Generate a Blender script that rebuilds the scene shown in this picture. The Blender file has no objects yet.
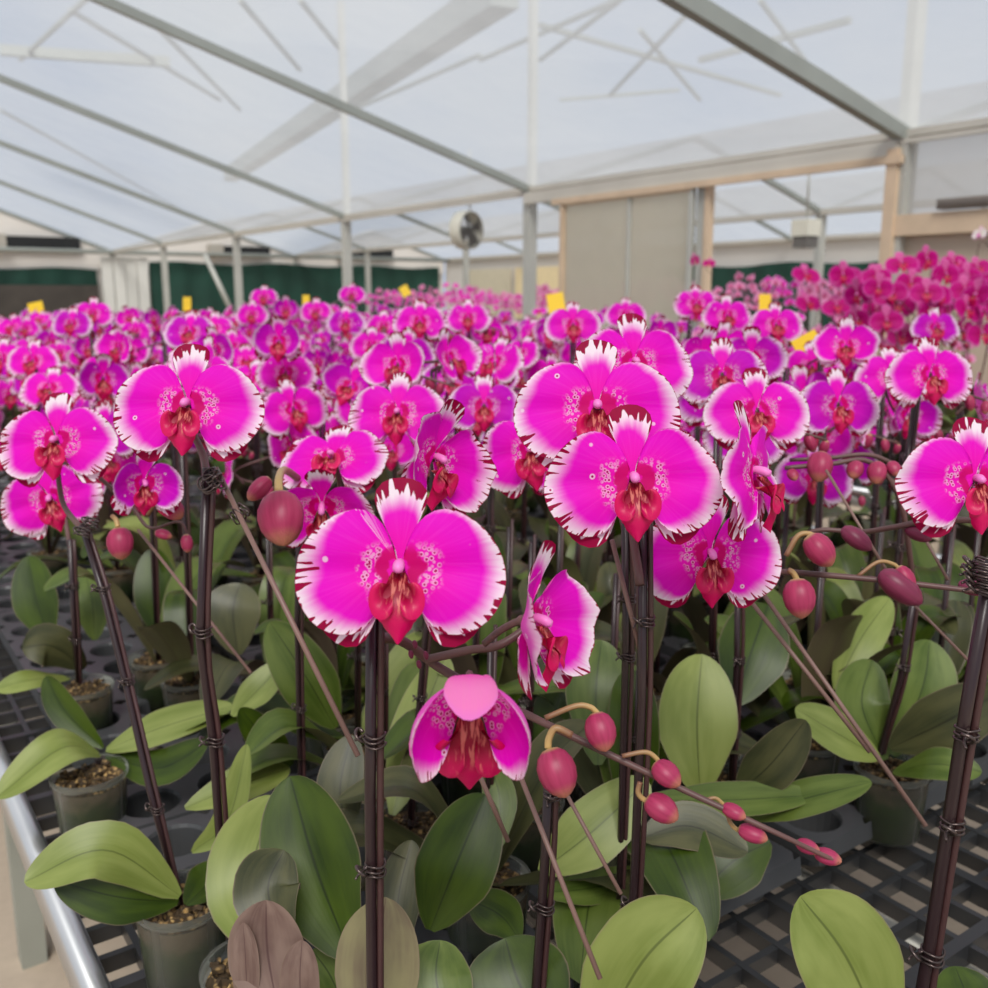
import bpy, math, random
from mathutils import Vector, Matrix
R = random.Random(7)
PI = math.pi
sc = bpy.context.scene
COL = sc.collection
rad = math.radians

# ------------------------------------------------------------------ camera
F = 970.0
PITCH, YAW, CZ = rad(11.5), rad(34.9), 1.41
CAM = Vector((0, 0, CZ))
FW = Vector((math.sin(YAW) * math.cos(PITCH), math.cos(YAW) * math.cos(PITCH), -math.sin(PITCH)))
RT = Vector((math.cos(YAW), -math.sin(YAW), 0))
UP = RT.cross(FW)
cd = bpy.data.cameras.new('camera'); cam = bpy.data.objects.new('camera', cd); COL.objects.link(cam)
cam.matrix_world = Matrix.Translation(CAM) @ Matrix((RT, UP, -FW)).transposed().to_4x4()
cd.sensor_width = 36; cd.lens = 36 * F / 988; cd.clip_start = 0.02; cd.clip_end = 200
cd.dof.use_dof = True; cd.dof.focus_distance = 0.64; cd.dof.aperture_fstop = 10.0
sc.camera = cam

def ray(x, y): return FW + RT * ((x - 494) / F) - UP * ((y - 494) / F)
def P(x, y, d): return CAM + ray(x, y) * d
def onz(x, y, z):
    r = ray(x, y); return CAM + r * ((z - CZ) / r.z)
def under(x, y, q):
    """the point seen at (x, y) that stands most nearly above or below q"""
    r = ray(x, y); h = Vector((r.x, r.y)); t = h.dot(Vector((q.x, q.y))) / h.length_squared
    return CAM + r * t

# ------------------------------------------------------------------ object helpers
def link(o, parent=None, origin=None):
    COL.objects.link(o)
    if parent is not None: o.parent = parent
    return o
def tag(o, label=None, cat=None, group=None, kind=None):
    if label: o['label'] = label
    if cat: o['category'] = cat
    if group: o['group'] = group
    if kind: o['kind'] = kind
    return o
def thing(name, loc, label, cat, group=None):
    o = bpy.data.objects.new(name, None); COL.objects.link(o); o.location = loc; o.empty_display_size = .05
    return tag(o, label, cat, group)

FRONT = set()
class MB:
    def __init__(s): s.v = []; s.f = []; s.uv = []; s.pl = []; s.hasuv = False
    def add(s, v, f, uv=None, pl=None):
        n = len(s.v); s.v += [Vector(q) for q in v]; s.f += [tuple(i + n for i in q) for q in f]
        s.uv += uv if uv else [(0, 0)] * len(v); s.pl += pl if pl else [(0, 0)] * len(v)
        if uv: s.hasuv = True
        return s
    def box(s, c, d, rot=None):
        x, y, z = (q / 2 for q in d)
        v = [Vector((a * x, b * y, e * z)) for a in (-1, 1) for b in (-1, 1) for e in (-1, 1)]
        if rot is not None: v = [rot @ q for q in v]
        v = [q + Vector(c) for q in v]
        return s.add(v, [(0, 1, 3, 2), (4, 6, 7, 5), (0, 4, 5, 1), (2, 3, 7, 6), (0, 2, 6, 4), (1, 5, 7, 3)])
    def beam(s, a, b, w, h):
        a, b = Vector(a), Vector(b); t = (b - a).normalized()
        u = Vector((0, 0, 1)) if abs(t.z) < .95 else Vector((0, 1, 0))
        r = t.cross(u).normalized(); u = r.cross(t)
        rot = Matrix((r, t, u)).transposed()
        return s.box((a + b) / 2, (w, (b - a).length, h), rot)
    def tube(s, pts, r, n=8, cap=True):
        pts = [Vector(p) for p in pts]; k = len(pts)
        rs = r if isinstance(r, (list, tuple)) else [r] * k
        v = []; uv = []; ref = None
        for i, p in enumerate(pts):
            t = (pts[min(i + 1, k - 1)] - pts[max(i - 1, 0)])
            t = t.normalized() if t.length > 1e-9 else Vector((0, 0, 1))
            if ref is None:
                ref = Vector((0, 0, 1)) if abs(t.z) < .9 else Vector((1, 0, 0))
                ref = (ref - t * ref.dot(t)).normalized()
            else:
                ref = (ref - t * ref.dot(t)).normalized()
            b = t.cross(ref)
            for j in range(n):
                a = 2 * PI * j / n
                v.append(p + (ref * math.cos(a) + b * math.sin(a)) * rs[i]); uv.append((j / n, i / max(1, k - 1)))
        f = [(i * n + j, i * n + (j + 1) % n, (i + 1) * n + (j + 1) % n, (i + 1) * n + j) for i in range(k - 1) for j in range(n)]
        if cap: f += [tuple(range(n - 1, -1, -1)), tuple((k - 1) * n + j for j in range(n))]
        return s.add(v, f, uv)
    def lathe(s, prof, n=24, c=(0, 0, 0), cap0=False, cap1=False):
        c = Vector(c); v = []; uv = []
        for i, (r, z) in enumerate(prof):
            for j in range(n):
                a = 2 * PI * j / n; v.append(c + Vector((r * math.cos(a), r * math.sin(a), z))); uv.append((j / n, i / (len(prof) - 1)))
        k = len(prof)
        f = [(i * n + j, i * n + (j + 1) % n, (i + 1) * n + (j + 1) % n, (i + 1) * n + j) for i in range(k - 1) for j in range(n)]
        if cap0: f.append(tuple(range(n - 1, -1, -1)))
        if cap1: f.append(tuple((k - 1) * n + j for j in range(n)))
        return s.add(v, f, uv)
    def grid(s, fn, nu, nv, plan=False):
        v = []; uv = []; pl = []
        for j in range(nv + 1):
            for i in range(nu + 1):
                q = Vector(fn(i / nu, j / nv)); v.append(q); uv.append((i / nu, j / nv)); pl.append((q.x, q.y))
        w = nu + 1
        f = [(j * w + i, j * w + i + 1, (j + 1) * w + i + 1, (j + 1) * w + i) for j in range(nv) for i in range(nu)]
        return s.add(v, f, uv, pl)
    def mesh(s, name, mat, smooth=True, off=None):
        me = bpy.data.meshes.new(name)
        vv = [q - off for q in s.v] if off is not None else s.v
        me.from_pydata([tuple(q) for q in vv], [], s.f)
        if s.hasuv:
            for nm, src in (('UVMap', s.uv), ('Plan', s.pl)):
                l = me.uv_layers.new(name=nm); data = []
                for lp in me.loops: data += src[lp.vertex_index]
                l.data.foreach_set('uv', data)
        me.update()
        if mat in FRONT and sum(p.normal.z for p in me.polygons) < 0: me.flip_normals()
        if smooth: me.polygons.foreach_set('use_smooth', [True] * len(me.polygons))
        if mat: me.materials.append(mat)
        me.update(); return me
    def obj(s, name, mat, parent=None, smooth=True):
        off = parent.matrix_world.translation.copy() if parent is None or parent.parent is not None else parent.location.copy()
        if parent is None:
            return link(bpy.data.objects.new(name, s.mesh(name, mat, smooth)))
        if parent.parent is not None: off = parent.parent.location + parent.location
        return link(bpy.data.objects.new(name, s.mesh(name, mat, smooth, off)), parent)
def MBobj(mb, name, mat, parent=None, smooth=True):
    """parent: an unrotated thing (or None); the mesh is given in world space"""
    if parent is None: return link(bpy.data.objects.new(name, mb.mesh(name, mat, smooth)))
    off = parent.location.copy(); p = parent
    while p.parent is not None: p = p.parent; off = off + p.location
    return link(bpy.data.objects.new(name, mb.mesh(name, mat, smooth, off)), parent)
def inst(name, me, parent, M):
    o = bpy.data.objects.new(name, me); COL.objects.link(o)
    if parent is not None:
        o.parent = parent; o.matrix_local = Matrix.Translation(-parent.location) @ M
    else: o.matrix_local = M
    return o
def sub(name, me, parent):
    o = bpy.data.objects.new(name, me); COL.objects.link(o); o.parent = parent; return o
def crom(pts, n):
    """smooth curve through points"""
    pts = [Vector(p) for p in pts]; out = []
    for i in range(len(pts) - 1):
        p0 = pts[i - 1] if i else pts[i] * 2 - pts[i + 1]; p1, p2 = pts[i], pts[i + 1]
        p3 = pts[i + 2] if i + 2 < len(pts) else p2 * 2 - p1
        for k in range(n):
            t = k / n
            out.append(.5 * (2 * p1 + (p2 - p0) * t + (2 * p0 - 5 * p1 + 4 * p2 - p3) * t * t + (3 * p1 - p0 - 3 * p2 + p3) * t ** 3))
    out.append(pts[-1]); return out

# ------------------------------------------------------------------ materials
class N:
    def __init__(s, name):
        s.m = bpy.data.materials.new(name); s.m.use_nodes = True; s.t = s.m.node_tree; s.t.nodes.clear()
        s.out = s.t.nodes.new('ShaderNodeOutputMaterial')
    def n(s, typ, **kw):
        x = s.t.nodes.new(typ)
        for k, v in kw.items(): setattr(x, k, v)
        return x
    def set(s, sock, v):
        if isinstance(v, bpy.types.NodeSocket): s.t.links.new(v, sock)
        else: sock.default_value = v
    def math(s, op, a, b=None, c=None, clamp=False):
        x = s.n('ShaderNodeMath', operation=op, use_clamp=clamp); s.set(x.inputs[0], a)
        if b is not None: s.set(x.inputs[1], b)
        if c is not None: s.set(x.inputs[2], c)
        return x.outputs[0]
    def ss(s, a, b, v):
        x = s.n('ShaderNodeMapRange', interpolation_type='SMOOTHSTEP'); s.set(x.inputs[0], v); s.set(x.inputs[1], a); s.set(x.inputs[2], b)
        return x.outputs[0]
    def mix(s, f, a, b):
        x = s.n('ShaderNodeMix', data_type='RGBA'); s.set(x.inputs[0], f); s.set(x.inputs[6], a); s.set(x.inputs[7], b); return x.outputs[2]
    def noise(s, vec, scale, detail=2.0, rough=.5):
        x = s.n('ShaderNodeTexNoise'); s.set(x.inputs['Vector'], vec); x.inputs['Scale'].default_value = scale
        x.inputs['Detail'].default_value = detail; x.inputs['Roughness'].default_value = rough; return x.outputs[0]
    def vec(s, x, y, z):
        c = s.n('ShaderNodeCombineXYZ'); s.set(c.inputs[0], x); s.set(c.inputs[1], y); s.set(c.inputs[2], z); return c.outputs[0]
    def uv(s, name):
        u = s.n('ShaderNodeUVMap'); u.uv_map = name; q = s.n('ShaderNodeSeparateXYZ'); s.t.links.new(u.outputs[0], q.inputs[0]); return q.outputs[0], q.outputs[1], u.outputs[0]
    def bsdf(s, col, rough=.5, metal=0., spec=.5, trans=None, coat=0., bump=None, bstr=.3, bdist=.002):
        p = s.n('ShaderNodeBsdfPrincipled'); s.set(p.inputs['Base Color'], col); s.set(p.inputs['Roughness'], rough)
        p.inputs['Metallic'].default_value = metal; p.inputs['Specular IOR Level'].default_value = spec; p.inputs['Coat Weight'].default_value = coat
        nrm = None
        if bump is not None:
            b = s.n('ShaderNodeBump'); b.inputs['Strength'].default_value = bstr; b.inputs['Distance'].default_value = bdist
            s.set(b.inputs['Height'], bump); s.t.links.new(b.outputs[0], p.inputs['Normal']); nrm = b.outputs[0]
        res = p.outputs[0]
        if trans:
            tr = s.n('ShaderNodeBsdfTranslucent'); s.set(tr.inputs[0], col)
            mx = s.n('ShaderNodeMixShader'); mx.inputs[0].default_value = trans
            s.t.links.new(res, mx.inputs[1]); s.t.links.new(tr.outputs[0], mx.inputs[2]); res = mx.outputs[0]
        s.t.links.new(res, s.out.inputs[0]); return s.m
def C(r, g, b): return (r, g, b, 1)
def srgb(r, g, b):
    f = lambda c: (c / 255 / 12.92) if c / 255 <= .04045 else ((c / 255 + .055) / 1.055) ** 2.4
    return C(f(r), f(g), f(b))
def simple(name, col, rough=.5, metal=0., var=.12, scale=8., coat=0., spec=.5, bump=0.):
    k = N(name); tc = k.n('ShaderNodeTexCoord').outputs['Object']
    nz = k.noise(tc, scale, 3.)
    dark = tuple(c * (1 - var) for c in col[:3]) + (1,); lite = tuple(min(1, c * (1 + var)) for c in col[:3]) + (1,)
    return k.bsdf(k.mix(nz, dark, lite), rough, metal, spec, coat=coat, bump=nz if bump else None, bstr=bump)

MAG = C(.86, .002, .47); MAG2 = C(.80, .003, .56); WHITE = C(.90, .78, .86); CRIM = C(.30, .0, .045)
def petal_mat(name, sepal=False, mag=MAG, mag2=MAG2, plain=False):
    k = N(name); u, v, uv = k.uv('UVMap'); px, py, pl = k.uv('Plan')
    oi = k.n('ShaderNodeObjectInfo'); r = oi.outputs['Random']; r10 = k.math('MULTIPLY', r, 37.)
    teeth = k.noise(k.vec(k.math('ADD', k.math('MULTIPLY', u, 30. if sepal else 66.), r10), k.math('MULTIPLY', v, 2.), r10), 1., 1.)
    lo = k.noise(k.vec(k.math('ADD', k.math('MULTIPLY', u, 5.), r10), r10, 3.), 1., 2.)
    fine = k.noise(k.vec(k.math('ADD', k.math('MULTIPLY', u, 60.), r10), k.math('MULTIPLY', v, 1.2), 5.), 1., 2.)
    base = k.mix(k.ss(.1, .75, v), mag, mag2)
    base = k.mix(k.math('MULTIPLY', k.ss(.45, .75, fine), .16), base, C(.92, .07, .68))
    if plain:
        w = k.math('MULTIPLY', k.ss(.88, 1., v), .6)
        col = k.mix(w, base, C(.8, .2, .62))
    else:
        if sepal:
            side = k.math('MULTIPLY_ADD', k.math('ABSOLUTE', k.math('SUBTRACT', u, .5)), -1.2, 1.)   # most at the tip
            w = k.ss(k.math('MULTIPLY_ADD', lo, -.30, .68), k.math('MULTIPLY_ADD', teeth, -.3, .98), v)
            red = k.ss(0., .035, k.math('SUBTRACT', v, k.math('MULTIPLY_ADD', k.ss(.3, .72, teeth), .26, .735)))
            rim = .0
        else:
            lat = k.ss(.16, .42, u); lat2 = k.math('SUBTRACT', 1., k.ss(.66, .92, u)); lat = k.math('MULTIPLY', lat, lat2)
            w = k.ss(k.math('MULTIPLY_ADD', lo, -.45, k.math('MULTIPLY_ADD', lat, -.22, 1.16)), k.math('MULTIPLY_ADD', fine, -.22, 1.13), v)
            w = k.math('MULTIPLY', w, k.math('MULTIPLY', k.ss(.10, .32, u), k.ss(1.0, .86, u)))
            amp = k.math('MULTIPLY', k.ss(.50, .66, teeth), k.math('MULTIPLY', k.math('MULTIPLY_ADD', lat, .26, .02), k.math('MAXIMUM', k.math('MULTIPLY_ADD', lo, 4.2, -1.75), .06)))
            red = k.ss(0., .02, k.math('SUBTRACT', v, k.math('SUBTRACT', .985, amp)))
        col = k.mix(w, base, WHITE)
        col = k.mix(red, col, CRIM)
        if not sepal:
            # blotch by the claw and a ring of pale-haloed dots
            d = k.math('SQRT', k.math('ADD', k.math('POWER', px, 2.), k.math('POWER', k.math('ADD', py, .01), 2.)))
            wob = k.noise(k.vec(k.math('MULTIPLY', px, 14.), k.math('MULTIPLY', py, 14.), r10), 1., 2.)
            dd = k.math('ADD', d, k.math('MULTIPLY_ADD', wob, .09, -.045))
            low = k.ss(.13, .05, py)
            ring = k.math('MULTIPLY', k.math('MULTIPLY', k.ss(.100, .118, dd), k.ss(.215, .165, dd)), low)
            vo = k.n('ShaderNodeTexVoronoi'); k.set(vo.inputs['Vector'], k.vec(px, py, r10)); vo.inputs['Scale'].default_value = 42.
            dist = vo.outputs['Distance']
            col = k.mix(k.math('MULTIPLY', ring, k.math('MULTIPLY', k.ss(.62, .40, dist), .45)), col, WHITE)
            col = k.mix(k.math('MULTIPLY', ring, k.ss(.30, .22, dist)), col, C(.42, .0, .11))
            col = k.mix(k.math('MULTIPLY', k.math('MULTIPLY', k.ss(.118, .10, dd), k.ss(.045, .06, dd)), low), col, C(.62, .0, .16))
            # scattered dots further out
            v2 = k.n('ShaderNodeTexVoronoi'); k.set(v2.inputs['Vector'], k.vec(px, py, k.math('ADD', r10, 4.))); v2.inputs['Scale'].default_value = 9.
            q = k.n('ShaderNodeSeparateColor'); k.t.links.new(v2.outputs['Color'], q.inputs[0])
            pick = k.math('GREATER_THAN', q.outputs[0], .70)
            ds = v2.outputs['Distance']
            col = k.mix(k.math('MULTIPLY', pick, k.math('MULTIPLY', k.ss(.17, .11, ds), .7)), col, WHITE)
            col = k.mix(k.math('MULTIPLY', pick, k.ss(.075, .05, ds)), col, C(.4, .0, .12))
    bf = k.n('ShaderNodeNewGeometry').outputs['Backfacing']
    col = k.mix(k.math('MULTIPLY', bf, .35), col, C(.86, .30, .58))
    bs = k.noise(k.vec(k.math('MULTIPLY', u, 70.), v, 0.), 1., 1.)
    return k.bsdf(col, .55, 0, .12, trans=.28, bump=bs, bstr=.12, bdist=.001)

M_PET = petal_mat('orchid petal magenta'); M_SEP = petal_mat('orchid sepal magenta', True)
M_VIOSHADE = petal_mat('orchid petal violet shaded', False, C(.62, .002, .40), C(.58, .003, .52))  # violet pigment variety; its darker purple also stands in for side-lit, shaded blooms
M_DARKPET = petal_mat('plum petal', False, C(.40, .0, .11), C(.50, .003, .19), True)
M_PALEPET = petal_mat('pale pink petal', False, C(.75, .16, .42), C(.80, .34, .54), True)
M_WHITEPET = petal_mat('white petal', False, C(.85, .83, .70), C(.88, .86, .80), True)
M_HOOD = petal_mat('hood sepal pale pink', False, C(.84, .03, .44), C(.86, .22, .52), True)
FRONT.update((M_PET, M_SEP, M_VIOSHADE, M_HOOD))
def lip_mat():
    k = N('orchid lip crimson'); u, v, uv = k.uv('UVMap'); px, py, pl = k.uv('Plan')
    nz = k.noise(k.vec(k.math('MULTIPLY', px, 60.), k.math('MULTIPLY', py, 14.), 1.), 1., 2.)
    col = k.mix(k.ss(.2, .9, v), C(.25, .0, .018), C(.66, .0, .11))
    cen = k.math('MULTIPLY', k.math('MULTIPLY', k.ss(.10, .02, k.math('ABSOLUTE', px)), k.ss(.02, .10, k.math('ABSOLUTE', k.math('ADD', py, .30)))), k.ss(.50, .62, nz))
    cen = k.math('MULTIPLY', cen, k.ss(-.26, -.18, py))
    col = k.mix(k.math('MULTIPLY', cen, .65), col, C(.9, .28, .22))
    return k.bsdf(col, .42, 0, .35, trans=.2)
M_LIP = lip_mat()
M_COLUMN = simple('orchid column pink', C(.78, .20, .55), .45)
def bud_mat():
    k = N('orchid bud'); u, v, uv = k.uv('UVMap'); tc = k.n('ShaderNodeTexCoord').outputs['Object']
    r = k.n('ShaderNodeObjectInfo').outputs['Random']
    nz = k.noise(tc, 60., 3.); st = k.noise(k.vec(k.math('MULTIPLY', u, 24.), v, r), 1., 2.)
    col = k.mix(st, C(.24, .012, .052), C(.52, .050, .145))
    col = k.mix(k.math('MULTIPLY', k.ss(.72, 1., v), k.math('MULTIPLY', nz, .9)), col, C(.62, .36, .14))
    col = k.mix(k.ss(.10, 0., v), col, C(.5, .35, .14))
    return k.bsdf(col, .42, 0, .4, trans=.12)
M_BUD = bud_mat()
def dbud_mat():
    k = N('young bud maroon'); u, v, uv = k.uv('UVMap'); st = k.noise(k.vec(k.math('MULTIPLY', u, 24.), v, 0.), 1., 2.)
    return k.bsdf(k.mix(st, C(.10, .012, .03), C(.26, .03, .09)), .42, 0, .4)
M_DBUD = dbud_mat()
def spike_mat():
    k = N('flower spike brown'); tc = k.n('ShaderNodeTexCoord').outputs['Object']
    return k.bsdf(k.mix(k.noise(tc, 30., 3.), C(.055, .022, .022), C(.17, .085, .075)), .45)
M_SPIKE = spike_mat()
def pedi_mat():
    k = N('pedicel ochre'); u, v, uv = k.uv('UVMap')
    return k.bsdf(k.mix(v, C(.20, .09, .05), C(.58, .40, .15)), .45)
M_PEDI = pedi_mat()
M_STAKE = simple('stake dark brown', C(.024, .011, .013), .30, var=.4, scale=20)
M_STEM = simple('flower stem maroon', C(.055, .022, .022), .38, var=.4, scale=14)
M_ROD = simple('support rod brown', C(.20, .115, .095), .45, var=.25, scale=30)
M_CLIP = simple('clip wire', C(.10, .075, .07), .28, .75, .3, 60)

def leaf_mat(name, a, b, vein, under=C(.16, .10, .08), mixunder=.5, rough=.33):
    k = N(name); u, v, uv = k.uv('UVMap'); r = k.n('ShaderNodeObjectInfo').outputs['Random']; r10 = k.math('MULTIPLY', r, 31.)
    tc = k.n('ShaderNodeTexCoord').outputs['Object']
    nz = k.noise(k.vec(k.math('MULTIPLY', u, 3.), k.math('MULTIPLY', v, 2.), r10), 1., 3.)
    st = k.noise(k.vec(k.math('MULTIPLY', u, 26.), v, r10), 1., 2.)
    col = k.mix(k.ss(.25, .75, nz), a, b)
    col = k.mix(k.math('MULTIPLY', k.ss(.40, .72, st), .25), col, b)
    mid = k.math('ABSOLUTE', k.math('SUBTRACT', u, .5))
    col = k.mix(k.math('MULTIPLY', k.ss(.022, .004, mid), .75), col, vein)
    col = k.mix(k.math('MULTIPLY', k.ss(.475, .5, mid), .6), col, C(.22, .16, .11))
    geo = k.n('ShaderNodeNewGeometry').outputs['Backfacing']
    col = k.mix(k.math('MULTIPLY', geo, mixunder), col, under)
    return k.bsdf(col, rough + .06, 0, .38, trans=.10, bump=st, bstr=.10, bdist=.001)
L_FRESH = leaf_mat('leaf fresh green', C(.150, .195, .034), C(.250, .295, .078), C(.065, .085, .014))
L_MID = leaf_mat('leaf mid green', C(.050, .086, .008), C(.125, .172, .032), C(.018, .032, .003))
L_DEEP = leaf_mat('leaf deep green', C(.016, .034, .001), C(.050, .085, .003), C(.007, .015, .001))  # fresh and deep greens differ by leaf kind and carry painted-in light and shade
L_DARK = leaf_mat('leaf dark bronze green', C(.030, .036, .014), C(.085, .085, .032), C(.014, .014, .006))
L_PURP = leaf_mat('leaf dull purple', C(.125, .072, .060), C(.23, .155, .125), C(.07, .03, .03), C(.2, .14, .09))
L_TAN = leaf_mat('leaf bronze tan', C(.15, .115, .075), C(.26, .235, .12), C(.10, .06, .045), C(.2, .14, .09))
LM = dict(f=L_FRESH, m=L_MID, d=L_DEEP, k=L_DARK, p=L_PURP, t=L_TAN)
def moss_mat():
    k = N('moss root ball'); g = k.n('ShaderNodeTexCoord').outputs['Generated']; q = k.n('ShaderNodeSeparateXYZ'); k.t.links.new(g, q.inputs[0])
    o = k.n('ShaderNodeTexCoord').outputs['Object']; nz = k.noise(o, 45., 4.)
    h = k.math('ADD', q.outputs[2], k.math('MULTIPLY_ADD', nz, .5, -.25))
    col = k.mix(k.ss(.60, .95, h), k.mix(nz, C(.016, .034, .005), C(.07, .11, .018)), k.mix(nz, C(.085, .06, .035), C(.24, .18, .11)))
    return k.bsdf(col, .9, bump=nz, bstr=.5)
M_MOSS = moss_mat()
def bark_mat():
    k = N('bark medium'); o = k.n('ShaderNodeTexCoord').outputs['Object']
    vo = k.n('ShaderNodeTexVoronoi'); k.set(vo.inputs['Vector'], o); vo.inputs['Scale'].default_value = 170.
    q = k.n('ShaderNodeSeparateColor'); k.t.links.new(vo.outputs['Color'], q.inputs[0])
    col = k.mix(q.outputs[0], C(.09, .045, .015), C(.52, .34, .13))
    return k.bsdf(k.mix(k.ss(.2, .6, vo.outputs['Distance']), col, C(.05, .03, .012)), .85, bump=q.outputs[1], bstr=.8, bdist=.004)
M_BARK = bark_mat()
def pot_mat():
    k = N('clear pot plastic'); t = k.n('ShaderNodeBsdfTransparent'); t.inputs[0].default_value = C(.86, .88, .86)
    g = k.n('ShaderNodeBsdfPrincipled'); g.inputs['Base Color'].default_value = C(.55, .55, .5); g.inputs['Roughness'].default_value = .2
    f = k.n('ShaderNodeFresnel'); m = k.n('ShaderNodeMixShader'); k.set(m.inputs[0], k.math('MULTIPLY_ADD', f.outputs[0], .5, .02))
    k.t.links.new(t.outputs[0], m.inputs[1]); k.t.links.new(g.outputs[0], m.inputs[2]); k.t.links.new(m.outputs[0], k.out.inputs[0]); return k.m
M_POT = pot_mat()
M_TRAY = simple('tray grey plastic', C(.065, .067, .07), .36, var=.3, scale=9)
M_GRID = simple('bench mesh black plastic', C(.028, .029, .031), .42, var=.35, scale=9)
M_ALU = simple('bench aluminium', C(.62, .63, .64), .3, .85, .12, 5)
M_LEG = simple('bench leg galvanised', C(.34, .35, .30), .5, .2, .15, 6)
M_PIPE = simple('bench pipe', C(.52, .51, .46), .45, .2, .15, 6)
M_STEEL = simple('galvanised steel pale', C(.47, .47, .43), .5, .15, .15, 3)
M_RAFT = simple('galvanised rafter grey', C(.30, .32, .295), .5, .2, .18, 3)
M_GALV = simple('gutter galvanised', C(.56, .53, .47), .5, .15, .15, 2)
M_WOOD = simple('weathered pale wood', C(.62, .47, .33), .7, 0, .18, 5)
M_GREEN = simple('curtain dark green', C(.006, .045, .030), .8, 0, .5, 2)
M_WFILM = simple('white gable film', C(.72, .68, .63), .55, 0, .06, 1.5)
M_WPANEL = simple('white panel', C(.66, .66, .62), .5, 0, .06, 2)
M_BLACK = simple('vent black', C(.008, .009, .010), .6, 0, .3, 3)
M_GREYV = simple('vent housing', C(.40, .37, .32), .5, 0, .1, 3)
M_TANF = simple('side film warm tan', C(.50, .40, .31), .5, 0, .1, 1.2)
M_BROWN = simple('brown wet pad', C(.05, .042, .035), .8, 0, .4, 3)
M_YEL = simple('sticky card yellow', C(.85, .55, .01), .45, 0, .06, 8)
M_FAN = simple('fan casing cream', C(.70, .68, .58), .45, 0, .06, 8)
M_FANB = simple('fan blade grey', C(.14, .13, .12), .5, 0, .2, 8)
def floor_mat():
    k = N('concrete floor'); o = k.n('ShaderNodeTexCoord').outputs['Object']; a = k.noise(o, 1.3, 5.); b = k.noise(o, 40., 3.)
    col = k.mix(a, C(.40, .32, .24), C(.60, .49, .38)); col = k.mix(k.math('MULTIPLY', b, .3), col, C(.2, .16, .12))
    return k.bsdf(col, .85, bump=b, bstr=.2)
M_FLOOR = floor_mat()
def film_mat(name, alpha, tint=C(.93, .95, .97), tcol=C(.85, .88, .90), streak=0.):
    k = N(name); o = k.n('ShaderNodeTexCoord').outputs['Object']
    t = k.n('ShaderNodeBsdfTransparent'); t.inputs[0].default_value = tint
    l = k.n('ShaderNodeBsdfTranslucent'); l.inputs[0].default_value = tcol
    d = k.n('ShaderNodeBsdfPrincipled'); d.inputs['Base Color'].default_value = tcol; d.inputs['Roughness'].default_value = .28
    m1 = k.n('ShaderNodeMixShader'); m1.inputs[0].default_value = .22
    k.t.links.new(l.outputs[0], m1.inputs[1]); k.t.links.new(d.outputs[0], m1.inputs[2])
    nz = k.noise(o, .55, 4.); nz2 = k.noise(o, 2.5, 3.)
    fac = k.math('ADD', alpha, k.math('ADD', k.math('MULTIPLY_ADD', nz, .36, -.18), k.math('MULTIPLY_ADD', nz2, .12, -.06)), clamp=True)
    m = k.n('ShaderNodeMixShader'); k.set(m.inputs[0], fac)
    k.t.links.new(t.outputs[0], m.inputs[1]); k.t.links.new(m1.outputs[0], m.inputs[2]); k.t.links.new(m.outputs[0], k.out.inputs[0]); return k.m
M_FILM = film_mat('roof polythene film', .54, C(.92, .94, .96), C(.50, .505, .51))
M_FILMW = film_mat('side polythene film', .6, C(.9, .9, .88), C(.82, .80, .77))
M_POLY = film_mat('door polycarbonate', .78, C(.80, .82, .78), C(.88, .83, .72))

# ------------------------------------------------------------------ world and light
w = bpy.data.worlds.new('overcast sky'); sc.world = w; w.use_nodes = True
nt = w.node_tree; nt.nodes.clear()
wo = nt.nodes.new('ShaderNodeOutputWorld'); bg = nt.nodes.new('ShaderNodeBackground')
tcw = nt.nodes.new('ShaderNodeTexCoord'); nzw = nt.nodes.new('ShaderNodeTexNoise'); nzw.inputs['Scale'].default_value = 2.2; nzw.inputs['Detail'].default_value = 4
cr = nt.nodes.new('ShaderNodeValToRGB'); cr.color_ramp.elements[0].position = .36; cr.color_ramp.elements[1].position = .66
cr.color_ramp.elements[0].color = C(.58, .70, .92); cr.color_ramp.elements[1].color = C(.88, .94, 1.0)
nt.links.new(tcw.outputs['Generated'], nzw.inputs['Vector']); nt.links.new(nzw.outputs[0], cr.inputs[0]); nt.links.new(cr.outputs[0], bg.inputs[0])
bg.inputs[1].default_value = .50; nt.links.new(bg.outputs[0], wo.inputs[0])
sd = bpy.data.lights.new('hazy sun', 'SUN'); sd.energy = 4.3; sd.angle = rad(25); sd.color = (1, .95, .88)
so = bpy.data.objects.new('hazy_sun', sd); COL.objects.link(so); so.rotation_euler = Vector((-.42, -.62, .85)).to_track_quat('Z', 'Y').to_euler()
vs = sc.view_settings; vs.view_transform = 'Standard'; vs.look = 'None'; vs.gamma = 1; vs.exposure = 0.5; vs.use_curve_mapping = False
sc.cycles.max_bounces = 10; sc.cycles.transparent_max_bounces = 24; sc.cycles.use_denoising = True

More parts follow.
